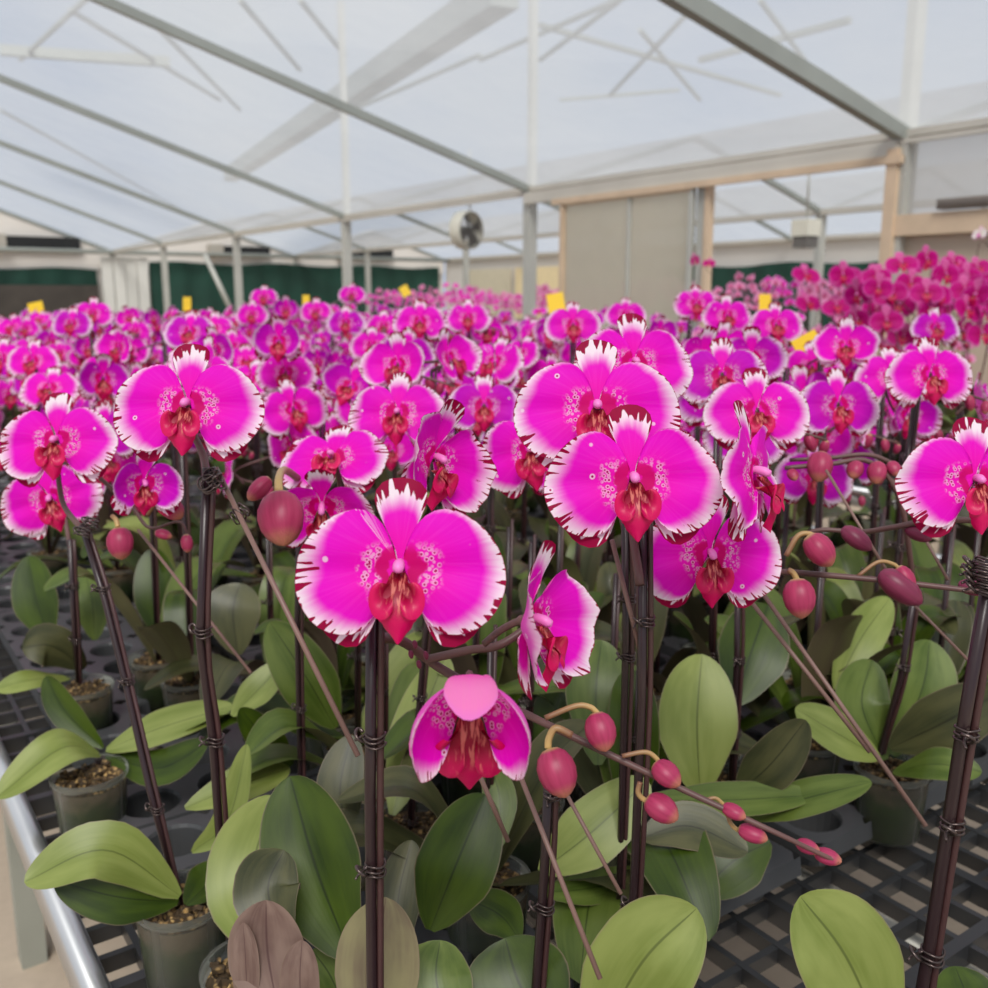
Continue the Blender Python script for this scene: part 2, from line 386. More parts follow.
# ------------------------------------------------------------------ greenhouse shell
S, Y0, XG, ZG = 4.0, 3.87, 5.92, 2.43
X2, X3, YE = 10.42, 14.92, 23.87
struct_n = [0]
def trim(mb, mat, label, smooth=False):
    struct_n[0] += 1
    o = MBobj(mb, 'trim_%d' % struct_n[0], mat, None, smooth); tag(o, label, 'frame', kind='structure'); return o
def struct(name, mb, mat, label, cat, smooth=False):
    o = MBobj(mb, name, mat, None, smooth); tag(o, label, cat, kind='structure'); return o
struct('floor', MB().add([(-14, -8, 0), (24, -8, 0), (24, 34, 0), (-14, 34, 0)], [(0, 1, 2, 3)]), M_FLOOR, 'tan concrete greenhouse floor beside the bench', 'floor')
XR, slope = .35, {-2: .20, -1: .22, 0: .235, 1: .28, 2: .31, 3: .33, 4: .35, 5: .36}
mb = MB(); rows = []
for n in range(-2, 6):
    y = Y0 + S * n; zr = ZG + slope[n] * (XG - XR)
    rows.append([(XG, y, ZG + .03), (XG - .9, y, ZG + .05 + slope[n] * .9), (2.8, y, ZG + .05 + slope[n] * (XG - 2.8)), (XR, y, zr + .05), (-2.5, y, zr - .25 * 2.9), (-6, y, zr - .3 * 6.3)])
for a in range(len(rows) - 1):
    for b in range(5): mb.add([rows[a][b], rows[a][b + 1], rows[a + 1][b + 1], rows[a + 1][b]], [(0, 1, 2, 3)])
struct('ceiling', mb, M_FILM, 'translucent polythene film roof over the near greenhouse bay', 'ceiling')
for n in range(-1, 6):
    y = Y0 + S * n; zr = ZG + slope[n] * (XG - XR)
    trim(MB().beam((XG, y, ZG), (XR, y, zr), .05 if n else .075, .07 if n else .10), M_RAFT, 'grey steel rafter rising left from the gutter, number %d from the near post' % (n + 1) if n >= 0 else 'grey steel rafter beyond the right edge', False)
trim(MB().beam((XR, -2, ZG + slope[0] * (XG - XR) + .05), (XR, YE, ZG + slope[5] * (XG - XR)), .06, .08), M_RAFT, 'ridge purlin crossing the top left corner of the roof')
# neighbouring bays
for xa, xb, nm in ((XG, X2, 'next'), (X2, X3, 'far')):
    xm = (xa + xb) / 2; zm = ZG + .3 * (xb - xa) / 2
    mb = MB(); mb.add([(xa, -4, ZG + .03), (xm, -4, zm + .04), (xm, YE, zm + .04), (xa, YE, ZG + .03), (xb, -4, ZG + .03), (xb, YE, ZG + .03)], [(0, 1, 2, 3), (1, 4, 5, 2)])
    struct('ceiling_' + nm, mb, M_FILM, 'translucent film roof over the %s bay' % ('neighbouring' if nm == 'next' else 'farthest'), 'ceiling')
    for n in range(-1, 6):
        y = Y0 + S * n
        trim(MB().beam((xb, y, ZG), (xm, y, zm), .05, .06).beam((xa, y, ZG), (xm, y, zm), .05, .06), M_RAFT, 'pair of steel rafters of the %s bay, frame %d' % (nm, n + 2))
mb = MB().beam((XG, -4, ZG), (XG, YE, ZG), .10, .045).beam((XG - .05, -4, ZG - .05), (XG - .05, YE, ZG - .05), .03, .03)
trim(mb, M_GALV, 'long pale gutter beam running from upper right to the far end')
trim(MB().beam((X2, -4, ZG), (X2, YE, ZG), .12, .07), M_GALV, 'gutter beam of the neighbouring bay seen through the doorway')
trim(MB().beam((X3, -4, ZG), (X3, YE, ZG), .12, .07), M_GALV, 'gutter beam along the far side wall')
for n in range(-1, 6):
    y = Y0 + S * n; wd = .12 if n == 0 else .10
    trim(MB().box((XG, y, ZG / 2), (wd, wd, ZG)), M_STEEL, 'pale square gutter post, %s' % ['first at the right beside the opening', 'second, left of the sliding panel', 'third from the right', 'fourth from the right', 'fifth from the right', 'at the far end wall'][n] if n >= 0 else 'gutter post beyond the right edge')
    if n < 3: trim(MB().box((XG + .02, y, ZG + 1.3), (.07 if n else .11, .07, 2.6)), M_STEEL, 'upright above the gutter seen hazily through the film, %s' % ['by the right post', 'by the second post', 'by the third post'][n] if n >= 0 else 'upright beyond the right edge')
    trim(MB().box((X2, y, ZG / 2), (.09, .09, ZG)), M_STEEL, 'post of the neighbouring bay gutter, frame %d' % (n + 2))
trim(MB().tube([(X2, 12.3, 2.4), (X2 - .3, 9.6, .6)], .035, 8), M_STEEL, 'diagonal pale brace pipe in the neighbouring bay', True)
trim(MB().tube([P(205, 255, 19.5), P(232, 312, 19.5)], .05, 8), M_STEEL, 'slanting pale brace pipe by the green curtain', True)
# outer structure seen through the film
zo = 4.9
def obar(a, b, wd, lab): trim(MB().beam(a, b, wd, wd), M_RAFT, lab)['group'] = 'outer shade frame bars'
def Q(x, y, z): return onz(x, y, z)
k = 0
for (x0, y0, x1, y1, wd) in [(230, 175, 505, -10, .36), (0, 50, 170, 62, .14), (240, 0, 300, 70, .05), (300, 0, 345, 55, .05), (70, 10, 220, 100, .05), (150, 20, 240, 110, .05),
                             (0, 110, 190, 215, .05), (540, 25, 780, 95, .06), (480, 60, 640, -10, .05), (560, 100, 680, 90, .05), (610, 95, 700, 0, .05),
                             (540, 60, 620, 0, .05), (700, 60, 850, 20, .08), (760, 0, 805, 60, .05), (640, 30, 700, 100, .05), (330, 120, 480, 55, .05), (20, 60, 90, -5, .05)]:
    k += 1; a, b = Q(x0, y0, zo), Q(x1, y1, zo)
    if (a - b).length < 40: obar(a, b, wd, 'thin bar of the outer shade frame seen hazily through the roof film')
# end wall (Y = YE)
mb = MB()
def quad(mb, x0, x1, z0, z1, y): mb.add([(x0, y, z0), (x1, y, z0), (x1, y, z1), (x0, y, z1)], [(0, 1, 2, 3)])
quad(mb, -8, X3, 2.02, 2.45, YE)
mb.add([(XG, YE, 2.45), (XR, YE, ZG + .36 * (XG - XR)), (-6, YE, 2.45)], [(0, 1, 2)])
for xa, xb in ((XG, X2), (X2, X3)): mb.add([(xa, YE, 2.45), (xb, YE, 2.45), ((xa + xb) / 2, YE, ZG + .33 * (xb - xa) / 2)], [(0, 1, 2)])
quad(mb, -8, X3, 0, 2.02, YE + .06)
struct('wall_back', mb, M_WFILM, 'white film end wall with gables above the green curtain', 'wall')
mb = MB()
mb.add([(X3 + .06, -6, 0), (X3 + .06, YE, 0), (X3 + .06, YE, 2.45), (X3 + .06, -6, 2.45)], [(0, 1, 2, 3)])
struct('wall_right', mb, M_WFILM, 'pale far side wall seen through the doorway', 'wall')
def curtain(x0, x1, y0, y1, label, ztop=2.05):
    a, b = Vector((x0, y0, 0)), Vector((x1, y1, 0)); nrm = (b - a).normalized().cross(Vector((0, 0, 1)))
    nn = max(8, int((b - a).length * 8))
    mb = MB().grid(lambda u, v: a.lerp(b, u) + nrm * (.03 * math.sin(u * nn * 1.3)) + Vector((0, 0, .05 + v * (ztop - .05 + .03 * math.sin(u * nn * .31)))), nn * 2, 4)
    o = MBobj(mb, 'curtain', M_GREEN); tag(o, label, 'curtain')
curtain(-1, 5.55, YE - .1, YE - .1, 'dark green curtain at the far left below the white gable', 2.02)
curtain(6.72, 14.7, YE - .1, YE - .1, 'dark green curtain on the end wall behind the row of posts', 2.2)
curtain(X3 - .08, X3 - .08, 15.0, 2., 'dark green curtain on the far side wall, seen through the doorway', 2.0)
o = MBobj(MB().box((1.8, YE - .3, .85), (7.4, .12, 1.62)), 'cooling_pad', M_BROWN, None, False); tag(o, 'dark brown cooling pad below the far left green curtain', 'cooling pad')
t = thing('wall_panel', (6.2, YE - .2, 0), 'white folded panel between the two green curtains at the far end', 'panel')
for i in range(4): MBobj(MB().box((5.75 + .26 * i, YE - .2 - .03 * (i % 2), 1.15), (.24, .04, 2.3)), 'slat', M_WPANEL, t, False)
trim(MB().tube([(-8, YE - .35, 2.40), (X3, YE - .35, 2.40)], .05, 8), M_RAFT, 'dark horizontal pipe across the far end wall', True)
for i, (x0, x1, z0, z1, lab) in enumerate([(3.72, 5.22, 2.46, 2.70, 'black slot vent at the far left under the gable'), (8.5, 9.7, 2.42, 2.62, 'black slot vent right of the slanting brace'), (11.9, 13.2, 2.46, 2.68, 'black slot vent farthest right, left of the round fan')]):
    t = thing('wall_vent', ((x0 + x1) / 2, YE - .12, z0), lab, 'vent')
    MBobj(MB().box(((x0 + x1) / 2, YE - .1, (z0 + z1) / 2), (x1 - x0, .16, z1 - z0)), 'opening', M_BLACK, t, False)
    MBobj(MB().box((x0 - .18, YE - .14, (z0 + z1) / 2), (.34, .22, z1 - z0 + .06)), 'housing', M_GREYV, t, False)
# far side wall panels; warm light behind the film is put into their colour
for i, (ya, yb) in enumerate(((22.6, 20.6), (20.4, 18.4), (18.2, 15.4))):
    struct('window_%d' % (i + 1), MB().box((X3 - .02, (ya + yb) / 2, 1.5), (.04, ya - yb, 1.25)), simple('film tinted as backlit %d' % i, C(.80, .66, .40) if i == 1 else C(.62, .56, .42), .5), 'film panel in the far side wall, warm backlight in its colour, %s' % ['left', 'middle', 'right'][i], 'window')
# side wall X = XG near the camera: door opening, sliding panel, film bay
xg = XG
trim(MB().beam((xg - .06, Y0, 2.335), (xg - .06, 7.87, 2.335), .05, .09), M_GALV, 'header rail above the doorway and sliding panel')
trim(MB().beam((xg - .09, Y0 - .05, 2.27), (xg - .09, 7.4, 2.27), .04, .05), M_WOOD, 'weathered wooden strip under the header rail')
trim(MB().box((xg, 5.58, 1.17), (.09, .07, 2.34)), M_STEEL, 'grey steel door post left of the doorway')
trim(MB().box((xg - .03, 5.50, 1.17), (.06, .05, 2.34)), M_WOOD, 'wooden door jamb left of the doorway')
trim(MB().box((xg - .07, Y0 + .02, 1.17), (.05, .08, 2.34)), M_WOOD, 'wooden jamb on the first gutter post')
d = thing('door_1', (xg - .06, 6.45, 0), 'translucent sliding panel door in a pale frame, left of the doorway', 'door'); d['kind'] = 'structure'
MBobj(MB().box((xg - .06, 6.43, 1.15), (.012, 1.62, 2.24)), 'panel', M_POLY, d, False)
MBobj(MB().box((xg - .075, 7.26, 1.15), (.05, .05, 2.28)), 'stile', M_WOOD, d, False)
MBobj(MB().box((xg - .075, 5.64, 1.15), (.04, .04, 2.28)), 'stile', M_STEEL, d, False)
MBobj(MB().box((xg - .075, 6.36, 1.15), (.03, .03, 2.2)), 'mullion', M_STEEL, d, False)
MBobj(MB().box((xg - .075, 6.45, 2.255), (.05, 1.62, .05)), 'top_rail', M_WOOD, d, False)
mb = MB(); mb.add([(xg, -4, 1.9), (xg, Y0, 1.9), (xg, Y0, ZG), (xg, -4, ZG)], [(0, 1, 2, 3)])
struct('window_4', mb, M_FILMW, 'clear film strip right of the first post above the wooden rail', 'window')
trim(MB().box((xg - .04, 0, 1.86), (.07, 7.7, .13)), M_WOOD, 'wooden rail at the right edge under the clear film')
o = MBobj(MB().box((xg - .06, 2.6, 1.97), (.09, 1.9, .06)), 'rolled_film', simple('rolled grey film', C(.25, .21, .18), .5)); tag(o, 'rolled dark film lying along the wooden rail at right', 'film roll')
mb = MB(); mb.add([(xg, -4, 0), (xg, Y0, 0), (xg, Y0, 1.8), (xg, -4, 1.8)], [(0, 1, 2, 3)])
struct('wall_side', mb, M_TANF, 'tan side film wall below the wooden rail at right', 'wall')
# fan and heater
def fan(loc, face, r, label):
    t = thing('circulation_fan', loc, label, 'fan'); q = face.to_track_quat('Z', 'Y').to_matrix().to_4x4()
    Mx = Matrix.Translation(loc) @ q
    m = MB().lathe([(r * .9, -r * .7), (r, -r * .6), (r, r * .1), (r * .94, r * .12), (r * .9, r * .05), (r * .88, -r * .55)], 32).mesh('casing', M_FAN); inst('casing', m, t, Mx)
    m = MB()
    for i in range(4):
        a = i * PI / 2 + .4; c, s_ = math.cos(a), math.sin(a)
        m.grid(lambda u, v, c=c, s_=s_: ((.12 + .72 * v) * r * c - (u - .5) * r * (.3 + .3 * v) * s_, (.12 + .72 * v) * r * s_ + (u - .5) * r * (.3 + .3 * v) * c, (u - .5) * .16 * r), 3, 4)
    inst('blades', m.mesh('blades', M_FANB), t, Mx)
    m = MB().lathe([(.01, -r * .6), (r * .2, -r * .55), (r * .2, .02), (.01, .05)], 16); inst('motor', m.mesh('motor', M_FANB), t, Mx)
    m = MB()
    for k2 in range(1, 6): m.tube([(r * .18 * k2 * math.cos(a * PI / 12), r * .18 * k2 * math.sin(a * PI / 12), r * .12) for a in range(25)], .006, 5, False)
    for a in range(8): m.tube([(0, 0, r * .12), (r * .95 * math.cos(a * PI / 4), r * .95 * math.sin(a * PI / 4), r * .12)], .006, 5)
    inst('guard', m.mesh('guard', M_FANB), t, Mx)
    m = MB().tube([Vector(loc) + Vector((0, 0, r)), Vector(loc) + Vector((0, 0, r + .9))], .015, 6); MBobj(m, 'hanger', M_STEEL, t)
fan(P(470, 230, 15.), Vector((.25, -.95, -.02)), .29, 'round cream circulation fan hanging beyond the second post')
fp = P(806, 228, 9.6); t = thing('unit_heater', fp, 'small white heater box hanging in the doorway beside a post', 'heater')
MBobj(MB().box(fp, (.20, .2, .16)), 'casing', M_FAN, t, False); MBobj(MB().box(fp + Vector((0, 0, -.13)), (.17, .17, .12)), 'grille', M_FANB, t, False); MBobj(MB().tube([fp + Vector((0, 0, .1)), fp + Vector((0, 0, .75))], .012, 6), 'hanger', M_STEEL, t)

# ------------------------------------------------------------------ benches and trays
BZ, TZ = .75, .80
def bench(x0, x1, y0, y1, label, cell=.055, detail=True):
    t = thing('growing_bench', ((x0 + x1) / 2, (y0 + y1) / 2, 0), label, 'bench')
    for side, xx in (('rail', x0), ('rail', x1)):
        MBobj(MB().beam((xx, y0, BZ - .01), (xx, y1, BZ - .01), .022, .05).tube([(xx - .004, y0, BZ + .018), (xx - .004, y1, BZ + .018)], .013, 8), side, M_ALU, t)
    MBobj(MB().beam((x0, y0, BZ - .01), (x1, y0, BZ - .01), .022, .05), 'rail', M_ALU, t)
    m = MB(); nx = int((x1 - x0) / cell); ny = int((y1 - y0) / cell)
    for i in range(1, nx): m.box((x0 + i * cell, (y0 + y1) / 2, BZ - .014), (.014 if i % 4 == 0 else .008, y1 - y0 - .03, .026 if i % 4 == 0 else .018))
    for j in range(1, ny): m.box(((x0 + x1) / 2, y0 + j * cell, BZ - .015), (x1 - x0 - .03, .014 if j % 4 == 0 else .008, .026 if j % 4 == 0 else .018))
    MBobj(m, 'mesh_top', M_GRID, t, False)
    for i in range(4):
        xx = x0 + (x1 - x0) * (i + .5) / 4; MBobj(MB().tube([(xx, y0, BZ - .055), (xx, y1, BZ - .055)], .014, 8), 'pipe', M_PIPE, t)
    yy = y0 + .55
    while yy < y1:
        for xx in (x0 + .09, x1 - .09): MBobj(MB().box((xx, yy, (BZ - .04) / 2), (.05, .05, BZ - .04)), 'leg', M_LEG, t, False)
        MBobj(MB().box(((x0 + x1) / 2, yy, BZ - .09), (x1 - x0 - .02, .04, .04)), 'crossbar', M_LEG, t, False); yy += 1.75
    return t
BX0, BX1 = .155, 2.25
bench(BX0, BX1, -.2, 8.5, 'long bench with bright aluminium edge and black mesh top under the near orchids')
bench(2.85, 4.7, .3, 9.5, 'second bench across the aisle under the distant orchids')
bench(6.7, 9.4, 1.0, 14., 'bench in the neighbouring bay under the pale pink orchids')
def tray_mesh():
    p = .0955; nx, ny = 3, 5; m = MB(); r = .034; K = 24; T = TZ - BZ
    sq = []
    for j in range(K):
        a = 2 * PI * (j + .5) / K; c, s_ = math.cos(a), math.sin(a); q = p / 2 / max(abs(c), abs(s_)); sq.append((c * q, s_ * q))
    for ix in range(nx):
        for iy in range(ny):
            cx, cy = (ix - 1) * p, (iy - 2) * p; v = []
            v += [(cx + a, cy + b, T) for a, b in sq]
            v += [(cx + r * 1.06 * math.cos(2 * PI * (j + .5) / K), cy + r * 1.06 * math.sin(2 * PI * (j + .5) / K), T) for j in range(K)]
            v += [(cx + r * math.cos(2 * PI * (j + .5) / K), cy + r * math.sin(2 * PI * (j + .5) / K), T - .004) for j in range(K)]
            v += [(cx + r * .93 * math.cos(2 * PI * (j + .5) / K), cy + r * .93 * math.sin(2 * PI * (j + .5) / K), .003) for j in range(K)]
            v += [(cx + r * .55 * math.cos(2 * PI * (j + .5) / K), cy + r * .55 * math.sin(2 * PI * (j + .5) / K), .003) for j in range(K)]
            m.add(v, [(l * K + j, l * K + (j + 1) % K, (l + 1) * K + (j + 1) % K, (l + 1) * K + j) for l in range(4) for j in range(K)])
    hx, hy = nx * p / 2, ny * p / 2
    for a, b in (((-hx, -hy), (hx, -hy)), ((hx, -hy), (hx, hy)), ((hx, hy), (-hx, hy)), ((-hx, hy), (-hx, -hy))):
        m.add([(a[0], a[1], T), (b[0], b[1], T), (b[0] * 1.01, b[1] * 1.01, T - .022), (a[0] * 1.01, a[1] * 1.01, T - .022)], [(3, 2, 1, 0)])
    return m.mesh('carrying_tray', M_TRAY, False)
TM = tray_mesh(); TRAYS = []
lab_left = ['grey carrying tray at the lower left edge under the bottom pot', 'grey carrying tray of empty round holes by the rail, left of the stakes', 'grey carrying tray beside the upper rail under the leftmost pots']
nt_ = 0
for i in range(6):
    for j in range(-1, 13):
        x, y = .375 + .32 * i, .845 + .485 * j
        if j == -1 and i > 0: continue
        if j >= 8: continue
        o = bpy.data.objects.new('carrying_tray', TM); COL.objects.link(o); o.location = (x, y, BZ); nt_ += 1
        if i == 0 and j in (0, 1, 2): tag(o, lab_left[j], 'tray')
        elif j == 0 and i in (1, 2): tag(o, ['grey carrying tray with scalloped rim in the lower middle', 'grey carrying tray at the edge of the bare black mesh, lower right'][i - 1], 'tray')
        else: tag(o, 'grey carrying tray hidden among the pots on the long bench', 'tray', 'trays under the pots')

# ------------------------------------------------------------------ flower parts (unit width)
def outline(ctrl, n):
    pts = [Vector((x, y, 0)) for x, y in ctrl]; c = crom(pts, 8)
    L = [0]
    for i in range(1, len(c)): L.append(L[-1] + (c[i] - c[i - 1]).length)
    out = []; k2 = 0
    for i in range(n + 1):
        t = L[-1] * i / n
        while k2 < len(c) - 2 and L[k2 + 1] < t: k2 += 1
        out.append(c[k2].lerp(c[k2 + 1], (t - L[k2]) / max(1e-9, L[k2 + 1] - L[k2])))
    return out
PET = [(.02, .05), (.045, .13), (.10, .22), (.19, .27), (.30, .245), (.405, .165), (.475, .06), (.50, -.055), (.475, -.17), (.405, -.265), (.31, -.315), (.205, -.315), (.13, -.255), (.085, -.16), (.05, -.07), (.025, -.02)]
def bent(x, y, z, kk):
    """curl a flat outline forward: each point rides an arc of curvature kk away from the centre"""
    r = math.hypot(x, y)
    if kk <= 0 or r < 1e-6: return x, y, z
    f = math.sin(kk * r) / (kk * r); return x * f, y * f, z + (1 - math.cos(kk * r)) / kk
def petal(s, curl=0., nu=30, nv=9, ph=0., rip=1.):
    ol = outline(PET, nu); c = Vector((.012, .012, 0))
    def fn(u, v):
        q = c.lerp(ol[min(nu, int(round(u * nu)))], v ** .85); x, y = q.x, q.y; r = math.hypot(x, y)
        z = .012 + (.12 * r - .30 * r * r if curl <= 0 else .03 * r) + rip * (.014 * v ** 4 * math.sin(2 * PI * u * 3.3 + ph) + .005 * v ** 5 * math.sin(2 * PI * u * 8 + ph * 2)) - .03 * math.exp(-((y + .02) / .06) ** 2) * min(1, r * 4)
        x2, y2, z2 = bent(x, y, z, curl); return (s * x2, y2, z2)
    m = MB(); m.grid(lambda u, v: fn(u if s > 0 else 1 - u, v), nu, nv)
    if s < 0: m.uv = [(1 - a, b) for a, b in m.uv]
    pl = []
    for j in range(nv + 1):
        for i in range(nu + 1):
            u = i / nu if s > 0 else 1 - i / nu; q = c.lerp(ol[min(nu, int(round(u * nu)))], (j / nv) ** .85); pl.append((s * q.x, q.y))
    m.pl = pl
    return m
SEPD = [(.015, .0), (.035, .10), (.085, .21), (.125, .30), (.12, .365), (.075, .41), (0, .425), (-.075, .41), (-.12, .365), (-.125, .30), (-.085, .21), (-.035, .10), (-.015, .0)]
def sepal(ang, k=1., curl=0., nu=22, nv=7, ph=0.):
    ol = outline(SEPD, nu); ca, sa = math.cos(ang), math.sin(ang)
    def fn(u, v):
        q = Vector((0, .03, 0)).lerp(ol[min(nu, int(round(u * nu)))], v ** .9); x, y = q.x * k, q.y * k; r = math.hypot(x, y)
        z = -.012 - (.22 * r * r if curl <= 0 else .0) + (1.0 - curl * .4) * x * x + .010 * v ** 4 * math.sin(2 * PI * u * 4 + ph)
        x, y, z = bent(x, y, z, curl)
        return (x * ca - y * sa, x * sa + y * ca, z)
    return MB().grid(fn, nu, nv)
def lip(nu=10, nv=10, droop=0.):
    m = MB()
    cl = crom([(0, -.03, .02), (0, -.10, .075), (0, -.17, .110), (0, -.26, .115), (0, -.35, .075)], 6)
    wp = [.03, .055, .085, .105, .085, .035]
    def mid(u, v):
        q = cl[min(len(cl) - 1, int(round(v * (len(cl) - 1))))]; t = v * 5; i = min(4, int(t)); w_ = wp[i] + (wp[i + 1] - wp[i]) * (t - i)
        a = (u - .5) * 2; return (a * w_, q.y + .035 * abs(a) ** 1.5 * v * v - .012 * (1 - abs(a)) * (v > .9), q.z + .05 * a * a * (1 - v) - .035 * a * a * v - droop * v * v * .1)
    m.grid(mid, nu, nv * 2)
    for s in (-1, 1):
        def lobe(u, v, s=s):
            a = rad(-115 + 150 * u); rr = .062 + .045 * math.sin(PI * u)
            ex, ey = .040 + rr * math.cos(a) * .92, -.125 + rr * math.sin(a) * 1.35
            x = .020 + (ex - .020) * v; y = -.09 + (ey + .09) * v
            return (s * x, y, .02 + .13 * math.sin(v * PI * .62) + .01 * math.sin(u * 9))
        m.grid(lobe, nu, nv)
    return m
def column():
    m = MB().tube([(0, .012, -.01), (0, .012, .03), (0, -.002, .07), (0, -.02, .095), (0, -.032, .10)], [.020, .024, .028, .025, .009], 10); return m
def pedi(): return MB().tube(crom([(0, 0, -.01), (0, -.01, -.08), (0, -.06, -.18), (0, -.13, -.27)], 4), [.03] * 4 + [.02] * 9, 7)
FLAT = True
def mesh2(parts, name):
    """join MBs, one material slot each"""
    tot = MB(); idx = []; mats = []
    for m, mat in parts:
        if mat in FRONT:
            for a, f in enumerate(m.f):
                p0, p1, p2 = (m.v[q] for q in (f[0], f[1], f[2])); p3 = m.v[f[3]] if len(f) > 3 else p2
                if (p2 - p0).cross(p3 - p1).z < 0 and FLAT: m.f[a] = tuple(reversed(f))
        idx += [len(mats)] * len(m.f); mats.append(mat); tot.add(m.v, m.f, m.uv, m.pl)
    me = tot.mesh(name, None)
    for m in mats: me.materials.append(m)
    me.polygons.foreach_set('material_index', idx); return me
LAT = rad(133)
def variant(curl, rip, ph, dk=None, lk=None, ks=1., kl=1.12, pm=None, sm=None):
    pm = pm or M_PET; sm = sm or M_SEP
    global FLAT
    FLAT = curl < 3.2
    d = {}; dk = curl * .8 if dk is None else dk; lk = curl * .6 if lk is None else lk
    sp = MB()
    for ang in (0, LAT, -LAT):
        m = sepal(ang, ks if ang == 0 else kl, dk if ang == 0 else lk, ph=ph + ang); sp.add(m.v, m.f, m.uv, m.pl)
    d['sep'] = mesh2([(sp, sm), (pedi(), M_SPIKE)], 'flower')
    d['pl'] = petal(-1, curl, ph=ph, rip=rip).mesh('petal', pm); d['pr'] = petal(1, curl, ph=ph + 1.3, rip=rip).mesh('petal', pm)
    tp = MB()
    for s in (-1, 1): m = petal(s, curl, 18, 6, ph, rip); tp.add(m.v, m.f, m.uv, m.pl)
    sp2 = MB()
    for ang in (0, LAT, -LAT): m = sepal(ang, ks if ang == 0 else kl, dk if ang == 0 else lk, 12, 4, ph); sp2.add(m.v, m.f, m.uv, m.pl)
    d['far'] = mesh2([(tp, pm), (sp2, sm), (pedi(), M_SPIKE)], 'flower')
    l2 = lip(5, 4)
    d['fars'] = mesh2([(tp, pm), (sp2, sm), (l2, M_LIP)], 'flower')
    return d
VAR = dict(a=variant(0., 1., 0.), b=variant(0., 1.9, 2.1), c=variant(2.7, .8, .7, pm=M_VIOSHADE), v=variant(0., 1.3, 3., pm=M_VIOSHADE), w=variant(1.0, 1.6, 5., pm=M_VIOSHADE), e=variant(1.5, 2.2, 4.), n=variant(3.9, .5, 1., 3.4, 3.0, 1.35, .95, M_PET, M_HOOD))
LIPM = lip().mesh('lip', M_LIP); COLM = column().mesh('column', M_COLUMN); LIPS = lip(5, 5).mesh('lip', M_LIP)
def fmat(pos, w, yaw=0, pitch=0, roll=0, basis=None):
    B = basis or Matrix((RT, UP, -FW)).transposed()
    rot = B @ Matrix.Rotation(rad(yaw), 3, 'Y') @ Matrix.Rotation(rad(-pitch), 3, 'X') @ Matrix.Rotation(rad(roll), 3, 'Z')
    return Matrix.Translation(pos) @ rot.to_4x4() @ Matrix.Scale(w, 4)
def flower(root, M, var='a', level=0):
    V = VAR[var]
    if level == 0:
        f = inst('flower', V['sep'], root, M); sub('petal', V['pl'], f); sub('petal', V['pr'], f); sub('lip', LIPM, f); sub('column', COLM, f)
    elif level == 1:
        f = inst('flower', V['far'], root, M); sub('lip', LIPS, f)
    else: f = inst('flower', V['fars'], root, M)
    return f
# buds
def bud_mesh(mat, el=1.):
    m = MB(); n = 20; prof = [(0.0, 0), (.16, .03), (.30, .14), (.385, .32), (.40, .5), (.36, .68), (.26, .84), (.13, .95), (.0, 1.0)]
    v = []; uv = []
    for i, (r, z) in enumerate(prof):
        for j in range(n):
            a = 2 * PI * j / n; g = 1 - .07 * (abs(math.cos(1.5 * a)) ** 8) * math.sin(PI * z); rr = r * g / el
            v.append((rr * math.cos(a), rr * math.sin(a) * .94, z)); uv.append((j / n, z))
    k2 = len(prof); f = [(i * n + j, i * n + (j + 1) % n, (i + 1) * n + (j + 1) % n, (i + 1) * n + j) for i in range(k2 - 1) for j in range(n)]
    m.add(v, f, uv); return m.mesh('bud', mat)
BUDM, BUDL, DBUD = bud_mesh(M_BUD), bud_mesh(M_BUD, 1.25), bud_mesh(M_DBUD, 1.35)
def bud(root, a, b, me=None, stem=None):
    """bud from base point a to tip b; stem: list of world points of its stalk"""
    a, b = Vector(a), Vector(b); d = b - a
    M = Matrix.Translation(a) @ d.to_track_quat('Z', 'Y').to_matrix().to_4x4() @ Matrix.Scale(d.length, 4)
    o = inst('bud', me or BUDM, root, M)
    if stem:
        m = MB().tube(crom(stem, 6), d.length * .075, 7); MBobj(m, 'pedicel', M_PEDI, root)
    return o
# clips
def clip_mesh():
    m = MB()
    for k2 in range(3):
        z = (k2 - 1) * .0032; m.tube([(.0062 * math.cos(a * PI / 8) + (.001 if k2 == 1 else 0), .0062 * math.sin(a * PI / 8), z + .0006 * math.sin(a)) for a in range(17)], .00075, 5, False)
    m.tube(crom([(.006, 0, -.003), (.010, .003, 0), (.0125, .001, .003), (.012, -.003, .004), (.009, -.003, .002)], 4), .0011, 6)
    m.tube(crom([(.006, 0, .003), (.0105, -.002, -.001), (.014, -.001, -.003)], 4), .0009, 6)
    return m.mesh('clip', M_CLIP)
CLIPM = clip_mesh()
def clip(root, p, axis=None, s=1., rz=0.):
    q = (axis or Vector((0, 0, 1))).to_track_quat('Z', 'Y').to_matrix().to_4x4()
    return inst('clip', CLIPM, root, Matrix.Translation(p) @ q @ Matrix.Rotation(rz, 4, 'Z') @ Matrix.Scale(s, 4))

